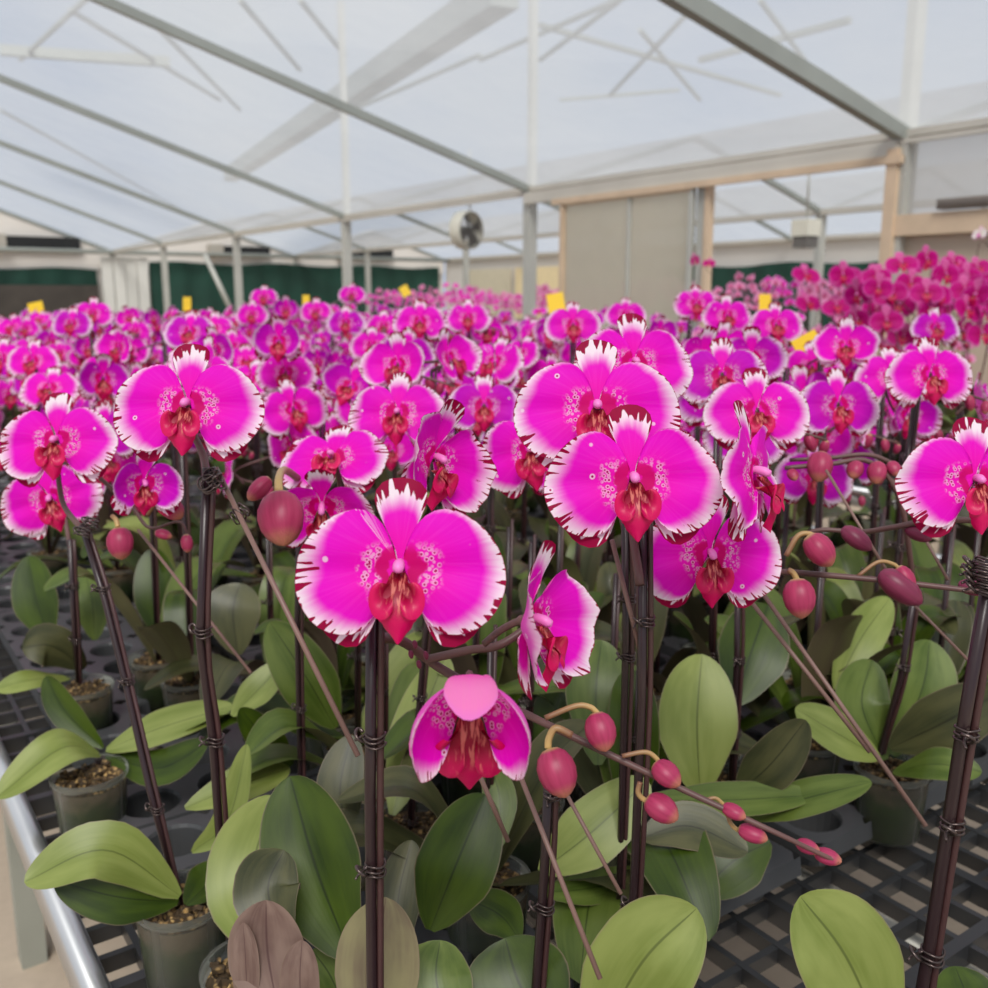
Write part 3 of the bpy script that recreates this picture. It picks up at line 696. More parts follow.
# leaves ------------------------------------------------------------
def leafprof(v): return max(0., (math.sin(PI * min(1, (v * .93 + .05)) ** .82)) ** .62) * (1 if v < .97 else max(.0, (1 - v) / .03) ** .5) if v < 1 else 0.
def wprof(v):
    a = .12 + .88 * min(1, v / .42) ** .72 if v < .42 else 1.
    b = max(0, 1 - max(0, (v - .50) / .50) ** 2.1) ** .56
    return a * b
def leaf_mb(cl, nrm, w, fold=.25, nu=8):
    m = MB(); k2 = len(cl) - 1
    def fn(u, v):
        v = 1 - (1 - v) ** 1.5 if v > 0 else 0.; fi = v * k2; i = min(k2 - 1, int(fi)); p = cl[i].lerp(cl[i + 1], fi - i); i = min(k2, int(round(fi))); t = (cl[min(k2, i + 1)] - cl[max(0, i - 1)]).normalized(); n_ = nrm if not callable(nrm) else nrm(v)
        s = t.cross(n_).normalized(); n2 = s.cross(t); a = (u - .5) * 2; ww = w / 2 * wprof(v)
        return p + s * (a * ww) + n2 * (abs(a) ** 1.3 * ww * fold)
    return m.grid(fn, nu, k2)
def lib_leaf(L, W, rise, droop, fold, mat):
    pts = [Vector((0, 0, 0)), Vector((L * .33, 0, rise * .55)), Vector((L * .68, 0, rise)), Vector((L, 0, rise - droop))]
    return leaf_mb(crom(pts, 5), Vector((0, 0, 1)), W, fold).mesh('leaf', mat)
LEAVES = []
for mt in (L_FRESH, L_MID, L_DEEP, L_DEEP, L_DARK, L_DARK):  # dark greens weighted to put the undergrowth's shade into leaf colour
    for (L, W, ri, dr, fo) in ((.19, .072, .06, .05, .22), (.16, .066, .11, .02, .3), (.20, .068, .02, .04, .18), (.13, .060, .12, -.02, .28)):
        LEAVES.append(lib_leaf(L, W, ri, dr, fo, mt))
def px_leaf(root, base, mid, tip, w, d, kind='m', cam_w=.7, fold=.16, sgn=1):
    """leaf traced by its midrib; d = (d0, d1, d2); w in pixels at the middle"""
    pts = [P(base[0], base[1], d[0]), P(mid[0], mid[1], d[1]), P(tip[0], tip[1], d[2])]
    cl = crom(pts, 9); n_ = (-FW * cam_w + Vector((0, 0, 1)) * (1 - cam_w)).normalized()
    m = leaf_mb(cl, n_, w * d[1] / F, fold)
    return MBobj(m, 'leaf', LM[kind], root)

# pots ----------------------------------------------------------------
PH = .088
POTM = MB().lathe([(.0, .001), (.0365, .001), (.0425, PH - .006), (.044, PH - .006), (.0445, PH), (.0425, PH), (.0415, PH - .01)], 28).mesh('pot', M_POT)
mm = MB().lathe([(.001, .003), (.0355, .003), (.0405, PH - .016), (.0395, PH - .014)], 28); MOSSM = mm.mesh('moss', M_MOSS)
def bark_top():
    def fn(u, v):
        a = 2 * PI * u; r = .0400 * v; rr = random.Random(int(u * 28 % 28) * 97 + int(v * 100)); return (r * math.cos(a), r * math.sin(a), PH - .013 + (rr.uniform(-.004, .007) if 0 < v < 1 else 0))
    m = MB().grid(fn, 28, 9)
    rr = random.Random(3)
    for _ in range(46):
        a, r = rr.uniform(0, 2 * PI), .037 * math.sqrt(rr.random()); s = rr.uniform(.003, .006)
        m.box((r * math.cos(a), r * math.sin(a), PH - .010 + rr.uniform(0, .004)), (s * 1.8, s, s * .7), Matrix.Rotation(rr.uniform(0, 3), 3, 'Z') @ Matrix.Rotation(rr.uniform(-.6, .6), 3, 'X'))
    return m.mesh('bark', M_BARK, False)
BARKM = bark_top()
def pot_parts(root, s=1.):
    for nm, me in (('pot', POTM), ('moss', MOSSM), ('bark', BARKM)):
        o = bpy.data.objects.new(nm, me); COL.objects.link(o); o.parent = root; o.rotation_euler.z = R.uniform(0, 6)
FACE = math.atan2(-FW.y, -FW.x)
def auto_leaves(root, n, az0=None, smin=.85, smax=1.2):
    az0 = R.uniform(0, PI) if az0 is None else az0
    for i in range(n):
        az = az0 + (i % 2) * PI + R.uniform(-.55, .55); me = R.choice(LEAVES)
        c = root.location + Vector((.006 * math.cos(az), .006 * math.sin(az), PH - .008 + .006 * (i // 2)))
        inst('leaf', me, root, Matrix.Translation(c) @ Matrix.Rotation(az, 4, 'Z') @ Matrix.Rotation(rad(-R.uniform(0, 32)), 4, 'Y') @ Matrix.Rotation(rad(R.uniform(-14, 14)), 4, 'X') @ Matrix.Scale(R.uniform(smin, smax), 4))

def stakepath(pts):
    """pixel path: first point carries its depth, the rest stand under it"""
    q = [P(*pts[0])]
    for x, y in pts[1:]: q.append(under(x, y, q[0]))
    return q
def add_stake(root, q, r=.0042, ctop=True, two=True, clips=()):
    d = (q[-1] - q[0]); zb = root.location.z + PH - .02 if root else .86
    base = Vector((root.location.x, root.location.y, zb))
    path = list(q) + ([base] if q[-1].z > zb + .02 else [])
    path = [Vector(p) for p in path]
    MBobj(MB().tube(path, r, 8), 'stake', M_STAKE, root)
    if two:
        off = RT * (r * 1.5)
        st = [p + off * (1 if i % 2 == 0 else 1.15) for i, p in enumerate(path[:-1])] + [path[-1] + off * .5]
        MBobj(MB().tube(crom(st, 4), r * .62, 8), 'stem', M_STEM, root)
    for c in clips:
        p = under(c[0], c[1], path[0]); # nearest point on path
        best = min(((path[i].lerp(path[i + 1], t / 20)) for i in range(len(path) - 1) for t in range(21)), key=lambda s_: (s_ - p).length)
        clip(root, best + RT * .003, None, 1.15 * r / .0042, R.uniform(-1, 1))

GRP = 'magenta orchids in the blurred rows'
PLANTS = []
def orchid(label, base, group=None, pot=True, name='potted_orchid', z=TZ - .03):
    t = thing(name, (base[0], base[1], z), label, 'orchid', group)
    if pot: pot_parts(t)
    PLANTS.append(t); return t
def spike(root, pts, r=.0032, taper=.5, mat=None):
    c = crom(pts, 6); n = len(c); return MBobj(MB().tube(c, [r * (1 - (1 - taper) * i / (n - 1)) for i in range(n)], 8), 'spike', mat or M_SPIKE, root)
def rod(root, a, b, da, db, r=.0016): return MBobj(MB().tube([P(a[0], a[1], da), P(b[0], b[1], db)], r, 7), 'support_rod', M_ROD, root)
FW_ = .115
def fl(root, x, y, w, yaw=0, pitch=0, roll=0, var='a', level=0, size=FW_):
    d = F * size / w; p = P(x, y, d); flower(root, fmat(p, size, yaw, pitch, roll), var, level); return p
def behind(p, k=.03): return p + FW * k

# ------------------------------------------------------------------ hero plants
# A: centre front
q = stakepath([(372, 590, .56), (370, 800), (372, 988)])
A = orchid('orchid with the largest bloom, front centre, with a nodding flower below it', (q[-1].x, q[-1].y - .0))
add_stake(A, q, .0036, clips=((375, 742), (372, 868)))
fl(A, 400, 566, 213, 0, 6, 0, 'a')
fl(A, 532, 620, 196, 66, 2, -4, 'e')
fn_ = flower(A, fmat(P(470, 696, F * FW_ / 224), FW_, 2, -34, 0), 'n')
for ch in fn_.children:
    if ch.name.startswith('lip'): ch.scale = (1.35, 1.5, 1.0)
spike(A, [P(371, 640, .575), P(400, 640, .60), P(440, 668, .62), P(490, 696, .60), P(530, 716, .58), P(600, 750, .56), P(690, 793, .55), P(770, 830, .54), P(838, 862, .54)], .0036, .35)
spike(A, [P(425, 660, .615), P(470, 650, .615), P(500, 645, .61), P(535, 622, .615)], .003, .9)
for (a, b, me, st) in [((549, 748), (566, 798), BUDM, [(572, 735), (556, 728), (549, 738), (548, 748)]), ((596, 712), (606, 752), BUDM, [(545, 718), (575, 706), (590, 707), (598, 714)]),
                       ((654, 763), (680, 786), BUDM, [(622, 756), (645, 752), (656, 758), (660, 766)]), ((646, 798), (678, 820), BUDM, [(640, 782), (638, 792), (642, 798), (648, 802)]),
                       ((722, 806), (746, 818), BUDL, [(705, 800), (715, 798), (722, 803), (726, 808)]), ((738, 828), (768, 840), BUDL, [(728, 815), (730, 822), (735, 828), (742, 832)]), ((796, 842), (820, 852), BUDL, None), ((814, 852), (842, 862), BUDL, None)]:
    bud(A, P(*a, .548), P(*b, .54), me, [P(*s_, .552) for s_ in st] if st else None)
rod(A, (512, 755), (600, 979), .60, .56); rod(A, (556, 775), (621, 894), .64, .62, .0014); rod(A, (474, 762), (508, 841), .60, .62)
for lf in [((400, 960), (398, 900), (412, 840), 46, (.84, .86, .88), 'k', .8, .15), ((345, 1010), (330, 975), (312, 950), 60, (.72, .74, .75), 'm', .7, .12), ((520, 940), (500, 915), (470, 900), 44, (.80, .82, .84), 'd', .6, .12)]: px_leaf(A, *lf)  # includes an added dark leaf standing in for the shaded gap over the tray
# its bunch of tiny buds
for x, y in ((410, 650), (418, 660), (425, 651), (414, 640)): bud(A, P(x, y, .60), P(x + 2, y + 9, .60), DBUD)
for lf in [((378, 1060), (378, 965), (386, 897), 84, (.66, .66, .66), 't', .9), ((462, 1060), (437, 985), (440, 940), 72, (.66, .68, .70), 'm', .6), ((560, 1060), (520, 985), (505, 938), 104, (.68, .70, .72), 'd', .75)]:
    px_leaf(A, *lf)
# P1: left tall bloom
q = stakepath([(207, 468, .775), (200, 640), (213, 740), (222, 870), (236, 992)])
B = orchid('orchid with the large open bloom at left on a tall dark stake', (q[-1].x, q[-1].y - .05))
add_stake(B, q, .0038, clips=((203, 635), (214, 742), (222, 868)))
fl(B, 188, 404, 152, 0, 8, 0, 'a')
spike(B, [P(207, 480, .775), P(203, 455, .79), P(192, 430, .79), P(188, 405, .755)], .0034, .7)
rod(B, (216, 468), (358, 756), .775, .70, .0021)
for x, y, s_ in ((212, 476, 1.05), (208, 484, 1.1), (241, 512, 1.0), (238, 516, .9)): clip(B, P(x, y, .768), Vector((R.uniform(-1, 1), R.uniform(-1, 1), R.uniform(.2, 1))), s_)
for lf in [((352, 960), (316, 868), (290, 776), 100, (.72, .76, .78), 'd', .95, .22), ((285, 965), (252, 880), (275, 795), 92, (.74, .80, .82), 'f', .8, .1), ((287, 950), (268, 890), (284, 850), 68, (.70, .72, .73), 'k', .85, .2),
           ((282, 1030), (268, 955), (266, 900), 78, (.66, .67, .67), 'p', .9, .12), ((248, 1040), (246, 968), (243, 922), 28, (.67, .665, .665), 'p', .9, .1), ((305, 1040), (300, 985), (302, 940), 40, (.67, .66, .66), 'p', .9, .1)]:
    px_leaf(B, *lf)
# P0: far left with pot in view
pz = onz(185, 950, TZ)
q = stakepath([(82, 525, .93), (105, 600), (125, 680), (150, 790), (181, 905)])
Pq = orchid('orchid in the clear pot at lower left, three blooms above its leaning stake', (pz.x, pz.y))
q2 = [P(82, 525, .955), P(105, 600, .94), P(125, 680, .935), P(150, 790, .92)]
add_stake(Pq, q2, .0034, clips=((104, 596), (126, 680), (150, 788)))
fl(Pq, 57, 440, 119, 0, 8, 4, 'a'); fl(Pq, 50, 497, 100, 12, -6, 18, 'b'); fl(Pq, 144, 482, 92, 30, -10, 0, 'c', 0, .09)
spike(Pq, [P(82, 530, .955), P(62, 500, .99), P(60, 450, .99), P(90, 470, .99), P(130, 505, 1.0), P(150, 528, 1.), P(180, 522, 1.), P(190, 545, 1.)], .003, .4)
bud(Pq, P(119, 527, .96), P(122, 560, .955), BUDM, [P(112, 516, .965), P(116, 520, .962), P(118, 527, .96)]); bud(Pq, P(162, 500, .97), P(182, 518, .965), BUDM, [P(148, 515, .98), P(155, 503, .97), P(163, 502, .97)])
bud(Pq, P(155, 532, .98), P(172, 537, .98), BUDL); bud(Pq, P(186, 534, .99), P(188, 553, .99), BUDL)
rod(Pq, (138, 530), (251, 673), .99, .93)
for x, y in ((84, 532), (92, 522)): clip(Pq, P(x, y, .94), Vector((.5, .3, 1)), 1.)
for lf in [((180, 896), (106, 850), (24, 882), 58, (.90, .86, .84), 'f', .55, .12), ((178, 902), (118, 897), (54, 880), 52, (.90, .87, .86), 'd', .8, .1), ((186, 905), (212, 880), (228, 862), 48, (.90, .94, .97), 'd', .6, .1)]: px_leaf(Pq, *lf)
# B: the big pair right of centre
q = stakepath([(643, 520, .69), (642, 700), (633, 905)])
Bq = orchid('orchid with two big blooms right of centre and a long bud spray', (q[-1].x, q[-1].y))
add_stake(Bq, q, .0034, clips=((646, 622), (632, 903)))
fl(Bq, 633, 478, 179, 0, 5, 2, 'b'); fl(Bq, 710, 553, 149, 2, -3, 0, 'a', 0, .112); fl(Bq, 752, 472, 172, 60, 4, 4, 'b')
spike(Bq, [P(640, 585, .68), P(633, 520, .70), P(650, 490, .71), P(700, 540, .77), P(750, 568, .78), P(800, 573, .76), P(880, 580, .74), P(1000, 594, .72)], .0034, .6)
for (a, b, me, st) in [((808, 535), (832, 566), BUDM, [(786, 556), (798, 536), (810, 534), (816, 540)]), ((797, 578), (802, 619), BUDM, [(788, 570), (793, 573), (797, 580)]), ((880, 572), (922, 604), DBUD, None), ((898, 566), (914, 590), BUDL, [(858, 576), (878, 562), (893, 564), (900, 570)]), ((958, 584), (988, 592), DBUD, None)]:
    bud(Bq, P(*a, .735), P(*b, .73), me, [P(*s_, .745) for s_ in st] if st else None)
rod(Bq, (742, 590), (870, 752), .80, .76, .0019); rod(Bq, (762, 592), (926, 826), .80, .74, .0019); rod(Bq, (612, 540), (650, 690), .70, .72, .0018)
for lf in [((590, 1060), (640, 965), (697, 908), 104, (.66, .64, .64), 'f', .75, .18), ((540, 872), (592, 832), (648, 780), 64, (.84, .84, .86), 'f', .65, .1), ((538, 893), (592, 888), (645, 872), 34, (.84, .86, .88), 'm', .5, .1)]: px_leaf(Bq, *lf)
# B2 behind: the wide bloom overlapping from behind
q = stakepath([(625, 520, .78), (626, 640), (622, 800)])
B2 = orchid('orchid with the wide bloom overlapped by the big pair, a smaller bloom at its left', (q[-1].x, q[-1].y))
add_stake(B2, q, .003, clips=((626, 600), (625, 660)))
fl(B2, 597, 406, 168, -3, 8, 0, 'a'); fl(B2, 533, 448, 122, -22, 0, 10, 'b'); fl(B2, 634, 362, 122, 8, 6, 0, 'b')
spike(B2, [P(625, 530, .79), P(610, 470, .80), P(590, 440, .75), P(560, 440, .95), P(620, 380, .95)], .003, .7)
for lf in [((598, 765), (596, 690), (602, 640), 62, (1., 1.02, 1.05), 'm', .85, .12), ((640, 838), (690, 826), (748, 852), 50, (.86, .86, .85), 'k', .5, .1), ((645, 878), (680, 884), (708, 879), 34, (.86, .86, .86), 'd', .6, .1)]: px_leaf(B2, *lf)
# C: right edge
q = stakepath([(992, 560, .60), (962, 733), (928, 955), (920, 1000)])
Cq = orchid('orchid on the thick stake at the right edge beside the bare black mesh', (q[-1].x, q[-1].y))
add_stake(Cq, q, .0043, clips=((962, 733), (945, 822), (928, 955)))
for i, (x, y) in enumerate(((986, 565), (985, 573), (987, 581), (988, 589))): clip(Cq, P(x, y, .595), Vector((.4, .2, 1)), 1.)
for lf in [((890, 1060), (848, 960), (800, 896), 104, (.66, .65, .65), 'f', .8, .14), ((985, 1060), (968, 1000), (955, 966), 62, (.66, .7, .72), 'd', .7, .1)]: px_leaf(Cq, *lf)
# right bloom
bz = onz(885, 842, TZ)
q2 = [P(1004, 520, .80), P(990, 610, .80)]
Dq = orchid('orchid with the big bloom cut off by the right edge of the photo', (1.02, .42))
fl(Dq, 975, 480, 156, 0, 8, -3, 'a')
spike(Dq, [P(1010, 530, .78), P(985, 521, .78), P(930, 521, .79), P(895, 527, .80), P(860, 532, .82), P(820, 530, .83), P(790, 540, .84)], .003, .6)
MBobj(MB().tube([P(1010, 530, .78), Vector((1.02, .42, .87))], .0042, 8), 'stake', M_STAKE, Dq)
for (a, b, me) in [((842, 528), (872, 550), DBUD), ((905, 528), (932, 540), DBUD), ((922, 524), (945, 535), DBUD)]: bud(Dq, P(*a, .80), P(*b, .79), me)
rod(Dq, (826, 470), (908, 606), .88, .84, .0014); rod(Dq, (885, 575), (968, 660), .88, .84, .0014); rod(Dq, (920, 530), (948, 580), .85, .83, .0014)
# E: behind the front bloom, with the big bud
q = stakepath([(300, 470, .98), (297, 620), (300, 765)])
Eq = orchid('orchid behind the front centre bloom, with a fat pink bud at its left', (q[-1].x, q[-1].y))
add_stake(Eq, q, .003, clips=((298, 708),))
fl(Eq, 333, 458, 116, -12, 38, 6, 'b'); fl(Eq, 322, 505, 122, 6, -34, 0, 'e')
spike(Eq, [P(300, 480, .98), P(318, 470, .99), P(345, 480, .98), P(330, 510, .97)], .003, .7); bud(Eq, P(279, 492, .82), P(284, 546, .80), BUDM, [P(300, 480, .96), P(285, 470, .90), P(279, 478, .84), P(279, 492, .82)])
bud(Eq, P(270, 478, .86), P(248, 500, .85), BUDL)
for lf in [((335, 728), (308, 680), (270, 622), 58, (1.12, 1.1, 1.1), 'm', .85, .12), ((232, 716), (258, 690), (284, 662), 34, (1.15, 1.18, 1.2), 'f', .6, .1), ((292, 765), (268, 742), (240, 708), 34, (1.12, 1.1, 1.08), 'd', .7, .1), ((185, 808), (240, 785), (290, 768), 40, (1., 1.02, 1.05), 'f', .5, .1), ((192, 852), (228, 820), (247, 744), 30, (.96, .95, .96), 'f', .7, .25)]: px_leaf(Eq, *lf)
# G: side bloom behind front flower
q = stakepath([(440, 520, .98), (425, 640), (410, 800)])
G = orchid('orchid with the tilted half-side bloom just above the front centre flower', (q[-1].x, q[-1].y))
add_stake(G, q, .003, clips=((405, 700), (408, 820)))
fl(G, 434, 458, 150, 56, -4, -14, 'e'); fl(G, 398, 412, 102, -4, 10, 0, 'b')
spike(G, [P(440, 530, .98), P(450, 490, .90), P(442, 470, .86), P(420, 430, 1.08)], .003, .8)
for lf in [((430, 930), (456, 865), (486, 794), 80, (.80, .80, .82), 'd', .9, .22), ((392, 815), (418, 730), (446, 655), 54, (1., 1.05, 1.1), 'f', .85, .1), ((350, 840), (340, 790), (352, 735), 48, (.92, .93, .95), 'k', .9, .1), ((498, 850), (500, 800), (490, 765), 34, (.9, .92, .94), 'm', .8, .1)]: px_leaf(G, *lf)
# K: short stake in front between bud and big leaf
q = stakepath([(549, 765, .66), (545, 860), (536, 990)])
K = orchid('orchid on the short dark stake right below the nodding bloom, without flowers', (q[-1].x, q[-1].y))
add_stake(K, q, .0034, clips=((548, 793), (541, 907)))
# right middle leaves plant
pq = onz(888, 818, .79); Lq = orchid('orchid pot with bark in view at the edge of the black mesh, broad upright leaves', (pq.x, pq.y), z=.772)
add_stake(Lq, [P(915, 590, 1.05), P(900, 680, 1.08), P(880, 752, 1.12)], .0035, clips=((903, 668),))
for lf in [((885, 760), (862, 705), (872, 660), 58, (1.12, 1.12, 1.14), 'm', .9, .12), ((892, 755), (922, 690), (930, 640), 66, (1.12, 1.13, 1.15), 'm', .9, .1), ((880, 758), (840, 735), (795, 708), 44, (1.1, 1.08, 1.08), 'f', .6, .1), ((890, 748), (945, 722), (1005, 690), 62, (1.1, 1.06, 1.04), 'k', .8, .1), ((893, 772), (935, 764), (982, 772), 38, (1.1, 1.05, 1.03), 'm', .5, .1), ((835, 690), (860, 640), (890, 598), 44, (1.2, 1.22, 1.25), 'f', .8, .15)]: px_leaf(Lq, *lf)
spike(Lq, [P(915, 595, 1.05), P(900, 500, 1.0), P(870, 462, 1.0), P(830, 464, 1.0), P(785, 468, 1.0)], .003, .8); spike(Lq, [P(905, 470, 1.02), P(870, 455, 1.02), P(830, 458, 1.02), P(790, 460, 1.02)], .0026, .8)
for (a, b) in [((822, 452), (818, 482)), ((858, 462), (852, 478)), ((878, 462), (876, 484)), ((890, 462), (898, 476)), ((790, 470), (796, 480))]: bud(Lq, P(*a, 1.0), P(*b, .99), BUDM)
# the light broad upright leaf plant
q = stakepath([(738, 575, 1.08), (737, 660), (731, 790)])
Mq = orchid('orchid with the broad pale upright leaf in the middle right, thin stake beside it', (q[-1].x, q[-1].y))
add_stake(Mq, q, .0036, False, clips=((737, 660), (733, 735)))
for lf in [((700, 795), (697, 722), (702, 654), 80, (1., 1., 1.02), 'f', .95, .12), ((738, 792), (770, 765), (806, 720), 52, (.98, .96, .95), 'k', .9, .15), ((742, 818), (800, 800), (872, 782), 42, (.98, .95, .93), 'm', .4, .1), ((640, 800), (730, 800), (815, 795), 40, (.97, .96, .95), 'm', .4, .1), ((770, 842), (735, 860), (700, 893), 62, (.95, .94, .93), 'd', .5, .1), ((735, 705), (752, 650), (768, 605), 72, (1.15, 1.17, 1.2), 'd', .9, .15)]: px_leaf(Mq, *lf)
# pots on the left
p3 = onz(93, 815, TZ); O1 = orchid('orchid in the clear mossy pot by the rail, second from the bottom', (p3.x, p3.y))
for lf in [((100, 754), (62, 748), (-4, 798), 48, (1.2, 1.14, 1.1), 'f', .5, .15), ((106, 750), (160, 728), (233, 706), 42, (1.2, 1.18, 1.18), 'f', .45, .1), ((106, 756), (160, 768), (208, 742), 38, (1.2, 1.16, 1.15), 'd', .6, .1), ((103, 748), (66, 712), (46, 676), 30, (1.2, 1.2, 1.2), 'd', .8, .25)]: px_leaf(O1, *lf)
MBobj(MB().tube([P(100, 758, 1.21), P(99, 775, 1.22)], .007, 8), 'stem', M_STEM, O1)
p4 = onz(85, 722, TZ); O2 = orchid('orchid in the clear pot at the left edge, third from the bottom, dark rounded leaf', (p4.x, p4.y))
add_stake(O2, [P(70, 540, 1.36), P(75, 640, 1.4), P(79, 690, 1.44)], .0038, clips=((72, 585), (77, 645)))
for lf in [((85, 668), (52, 646), (22, 648), 44, (1.44, 1.4, 1.38), 'k', .85, .1), ((70, 678), (30, 680), (-5, 690), 26, (1.44, 1.38, 1.36), 'f', .5, .1), ((50, 640), (36, 600), (28, 556), 46, (1.5, 1.5, 1.52), 'd', .9, .1), ((95, 640), (92, 600), (84, 570), 40, (1.5, 1.5, 1.52), 'm', .9, .1)]: px_leaf(O2, *lf)
fl(O2, 50, 388, 62, 0, 20, 0, 'b', 1); spike(O2, [P(70, 548, 1.36), P(58, 470, 1.5), P(50, 392, 1.75)], .003, .8)
for (x, y, lab) in [(160, 690, 'orchid in a small mossy pot beyond the empty tray holes, left one of two'), (193, 712, 'orchid in a mossy pot beyond the empty tray holes, right one of two')]:
    b_ = onz(x, y, TZ); o_ = orchid(lab, (b_.x, b_.y))
    add_stake(o_, [b_ + Vector((.01, 0, .45)), b_ + Vector((.005, 0, .25))], .0036)
    auto_leaves(o_, 2)
    if x == 160:
        px_leaf(o_, (165, 645), (158, 595), (152, 548), 46, (1.6, 1.6, 1.62), 'd', .9, .15); fl(o_, 103, 378, 66, 26, -6, 0, 'c', 1)
        spike(o_, [b_ + Vector((.01, 0, .45)), P(130, 430, 1.7), P(105, 385, 1.7)], .003)
    else:
        px_leaf(o_, (238, 655), (233, 612), (240, 583), 56, (1.4, 1.4, 1.42), 'k', .9, .1); fl(o_, 205, 372, 60, -10, 4, 0, 'a', 1)
        spike(o_, [b_ + Vector((.01, 0, .45)), P(205, 440, 1.75), P(205, 380, 1.8)], .003)

# ------------------------------------------------------------------ middle distance: plants whose blooms can be told apart
MID = [
 ('orchid with a deep magenta cupped bloom, right of the left tall bloom', [(279, 341, 64, 5, 2, 0, 'c'), (286, 372, 62, 0, 4, 0, 'a')]),
 ('orchid with a half-turned purple bloom left of the pink folded blooms in the middle', [(334, 368, 58, 40, 0, 0, 'c'), (330, 400, 50, 0, -10, 0, 'b')]),
 ('orchid with frilled pink blooms folded sideways in the upper middle', [(398, 364, 78, -18, 6, 0, 'e'), (449, 358, 74, 50, 12, 20, 'e')]),
 ('orchid with two purple blooms, one above the other, left of the wide bloom', [(484, 405, 78, 2, 4, 0, 'v'), (494, 453, 74, 16, -14, 6, 'c')]),
 ('orchid with a wide bloom right of the big pair, a second bloom above its left', [(757, 410, 108, 0, 8, 0, 'a'), (722, 374, 92, -6, 6, 0, 'v')]),
 ('orchid with a pale folded bloom in front of a spotted one, right of the middle', [(838, 404, 88, 4, 2, 0, 'v'), (850, 422, 78, 66, 0, 0, 'e')]),
 ('orchid with a violet bloom facing down right, left of the right edge bloom', [(908, 414, 70, 8, -10, -8, 'c'), (892, 376, 76, 0, 6, 0, 'a')]),
 ('orchid with a large pink bloom facing front, third from the right edge', [(930, 374, 92, 4, 4, 0, 'a')]),
 ('orchid with a white-frilled folded bloom above the yellow card', [(846, 346, 70, -20, 16, 0, 'e'), (812, 366, 62, -16, 0, 0, 'b')]),
 ('orchid with pale pink half-open blooms at the right edge', [(976, 402, 74, 56, 8, 0, 'e')]),
 ('orchid with a round bloom at the left edge of the middle rows', [(33, 360, 54, 0, 6, 0, 'a'), (2, 358, 52, -8, 4, 0, 'b')]),
 ('orchid with two blooms side by side before the white far panel', [(72, 323, 42, 0, 6, 0, 'v'), (93, 313, 40, 6, 4, 0, 'a')]),
 ('orchid with a small bright pink bloom right of the paired blooms at left', [(135, 331, 34, 0, 4, 0, 'a'), (112, 347, 46, -20, 4, 0, 'b')]),
 ('orchid with a wide bloom directly behind the left tall bloom', [(190, 331, 54, 0, 6, 0, 'v'), (128, 350, 46, 20, 0, 0, 'e')]),
 ('small orchid bloom at the far left beside the yellow card', [(26, 328, 30, 0, 0, 0, 'a')]),
 ('orchid whose bloom stands highest of the row left of centre', [(264, 297, 30, 0, 4, 0, 'a'), (286, 309, 34, 10, 0, 0, 'c'), (252, 314, 34, 0, 0, 0, 'b')]),
 ('orchid with blurred blooms between the two leftmost steel posts', [(214, 328, 42, 0, 6, 0, 'a'), (232, 346, 44, 12, 0, 0, 'b')]),
 ('orchid with a round bloom standing up right of the high cupped bloom', [(352, 294, 28, 0, 4, 0, 'a'), (346, 322, 40, 0, 0, 0, 'v'), (316, 311, 34, 0, 4, 0, 'a')]),
 ('orchid with a wide bright bloom left of the second post', [(420, 321, 56, 0, 4, 0, 'a')]),
 ('orchid with a frilled bloom between the bright bloom and the second post', [(468, 317, 46, 0, 6, 0, 'b')]),
 ('orchid with two small dark blooms just left of the second post', [(507, 334, 34, 0, 0, 0, 'c'), (534, 332, 34, -10, 0, 0, 'b')]),
 ('orchid with a wide bloom in front of the sliding panel door', [(573, 324, 58, 0, 6, 0, 'a')]),
 ('orchid with a bloom peeping over the wide bloom, below the sliding panel', [(626, 314, 42, 0, 4, 0, 'b'), (660, 332, 42, 10, 4, 0, 'c')]),
 ('orchid with a bloom directly left of the doorway jamb', [(696, 303, 46, 0, 4, 0, 'a')]),
 ('orchid with a frilled bloom just below the doorway', [(727, 315, 52, 4, 4, 0, 'b')]),
 ('orchid with a round bloom under the doorway left of the yellow card', [(776, 324, 56, 0, 6, 0, 'a')]),
 ('orchid with frilled blooms behind the two-bloom plant right of centre', [(724, 348, 66, 16, 10, 0, 'e'), (690, 372, 64, 44, 0, 0, 'b')]),
 ('orchid with one purple bloom standing alone at right above the bare bench', [(935, 327, 50, 0, 4, 0, 'v')]),
 ('orchid with blooms crowded left of the frilled pink folded ones', [(372, 345, 46, 0, 0, 0, 'a'), (384, 325, 38, 0, 6, 0, 'b')]),
]
def auto_plant(root, pos, lean=None, two=True, nl=4, nb=3):
    """stake, spike, clips, leaves and buds for a plant whose blooms are at pos"""
    b = root.location; top = max(pos, key=lambda p: p.z)
    st = Vector((b.x, b.y, b.z + PH - .02)); tp = Vector((b.x + R.uniform(-.01, .01), b.y + R.uniform(-.01, .01), min(top.z - .02, 1.34)))
    MBobj(MB().tube([tp, st], .0030, 6), 'stake', M_STAKE, root)
    MBobj(MB().tube([tp + RT * .006, st + RT * .004], .0024, 6), 'stem', M_STEM, root)
    ps = sorted(pos, key=lambda p: -p.z); spike(root, [tp] + [p + FW * .035 for p in ps] + [ps[-1] + RT * .08 + FW * .02 + Vector((0, 0, -.03))], .003, .5)
    for z in (.3, .55, .8): clip(root, st.lerp(tp, z) + RT * .003, None, 1.2, R.uniform(-2, 2))
    e = ps[-1] + RT * .08 + FW * .02 + Vector((0, 0, -.03))
    for i in range(nb):
        a = e.lerp(ps[-1] + FW * .035, i * .25); bud(root, a, a + Vector((R.uniform(-.008, .008), R.uniform(-.008, .008), -.016 - .004 * i)), BUDL)
    auto_leaves(root, nl)
occ = [(p.location.x, p.location.y) for p in PLANTS]
def free(x, y, dmin): return all((x - a) ** 2 + (y - b) ** 2 > dmin * dmin for a, b in occ)
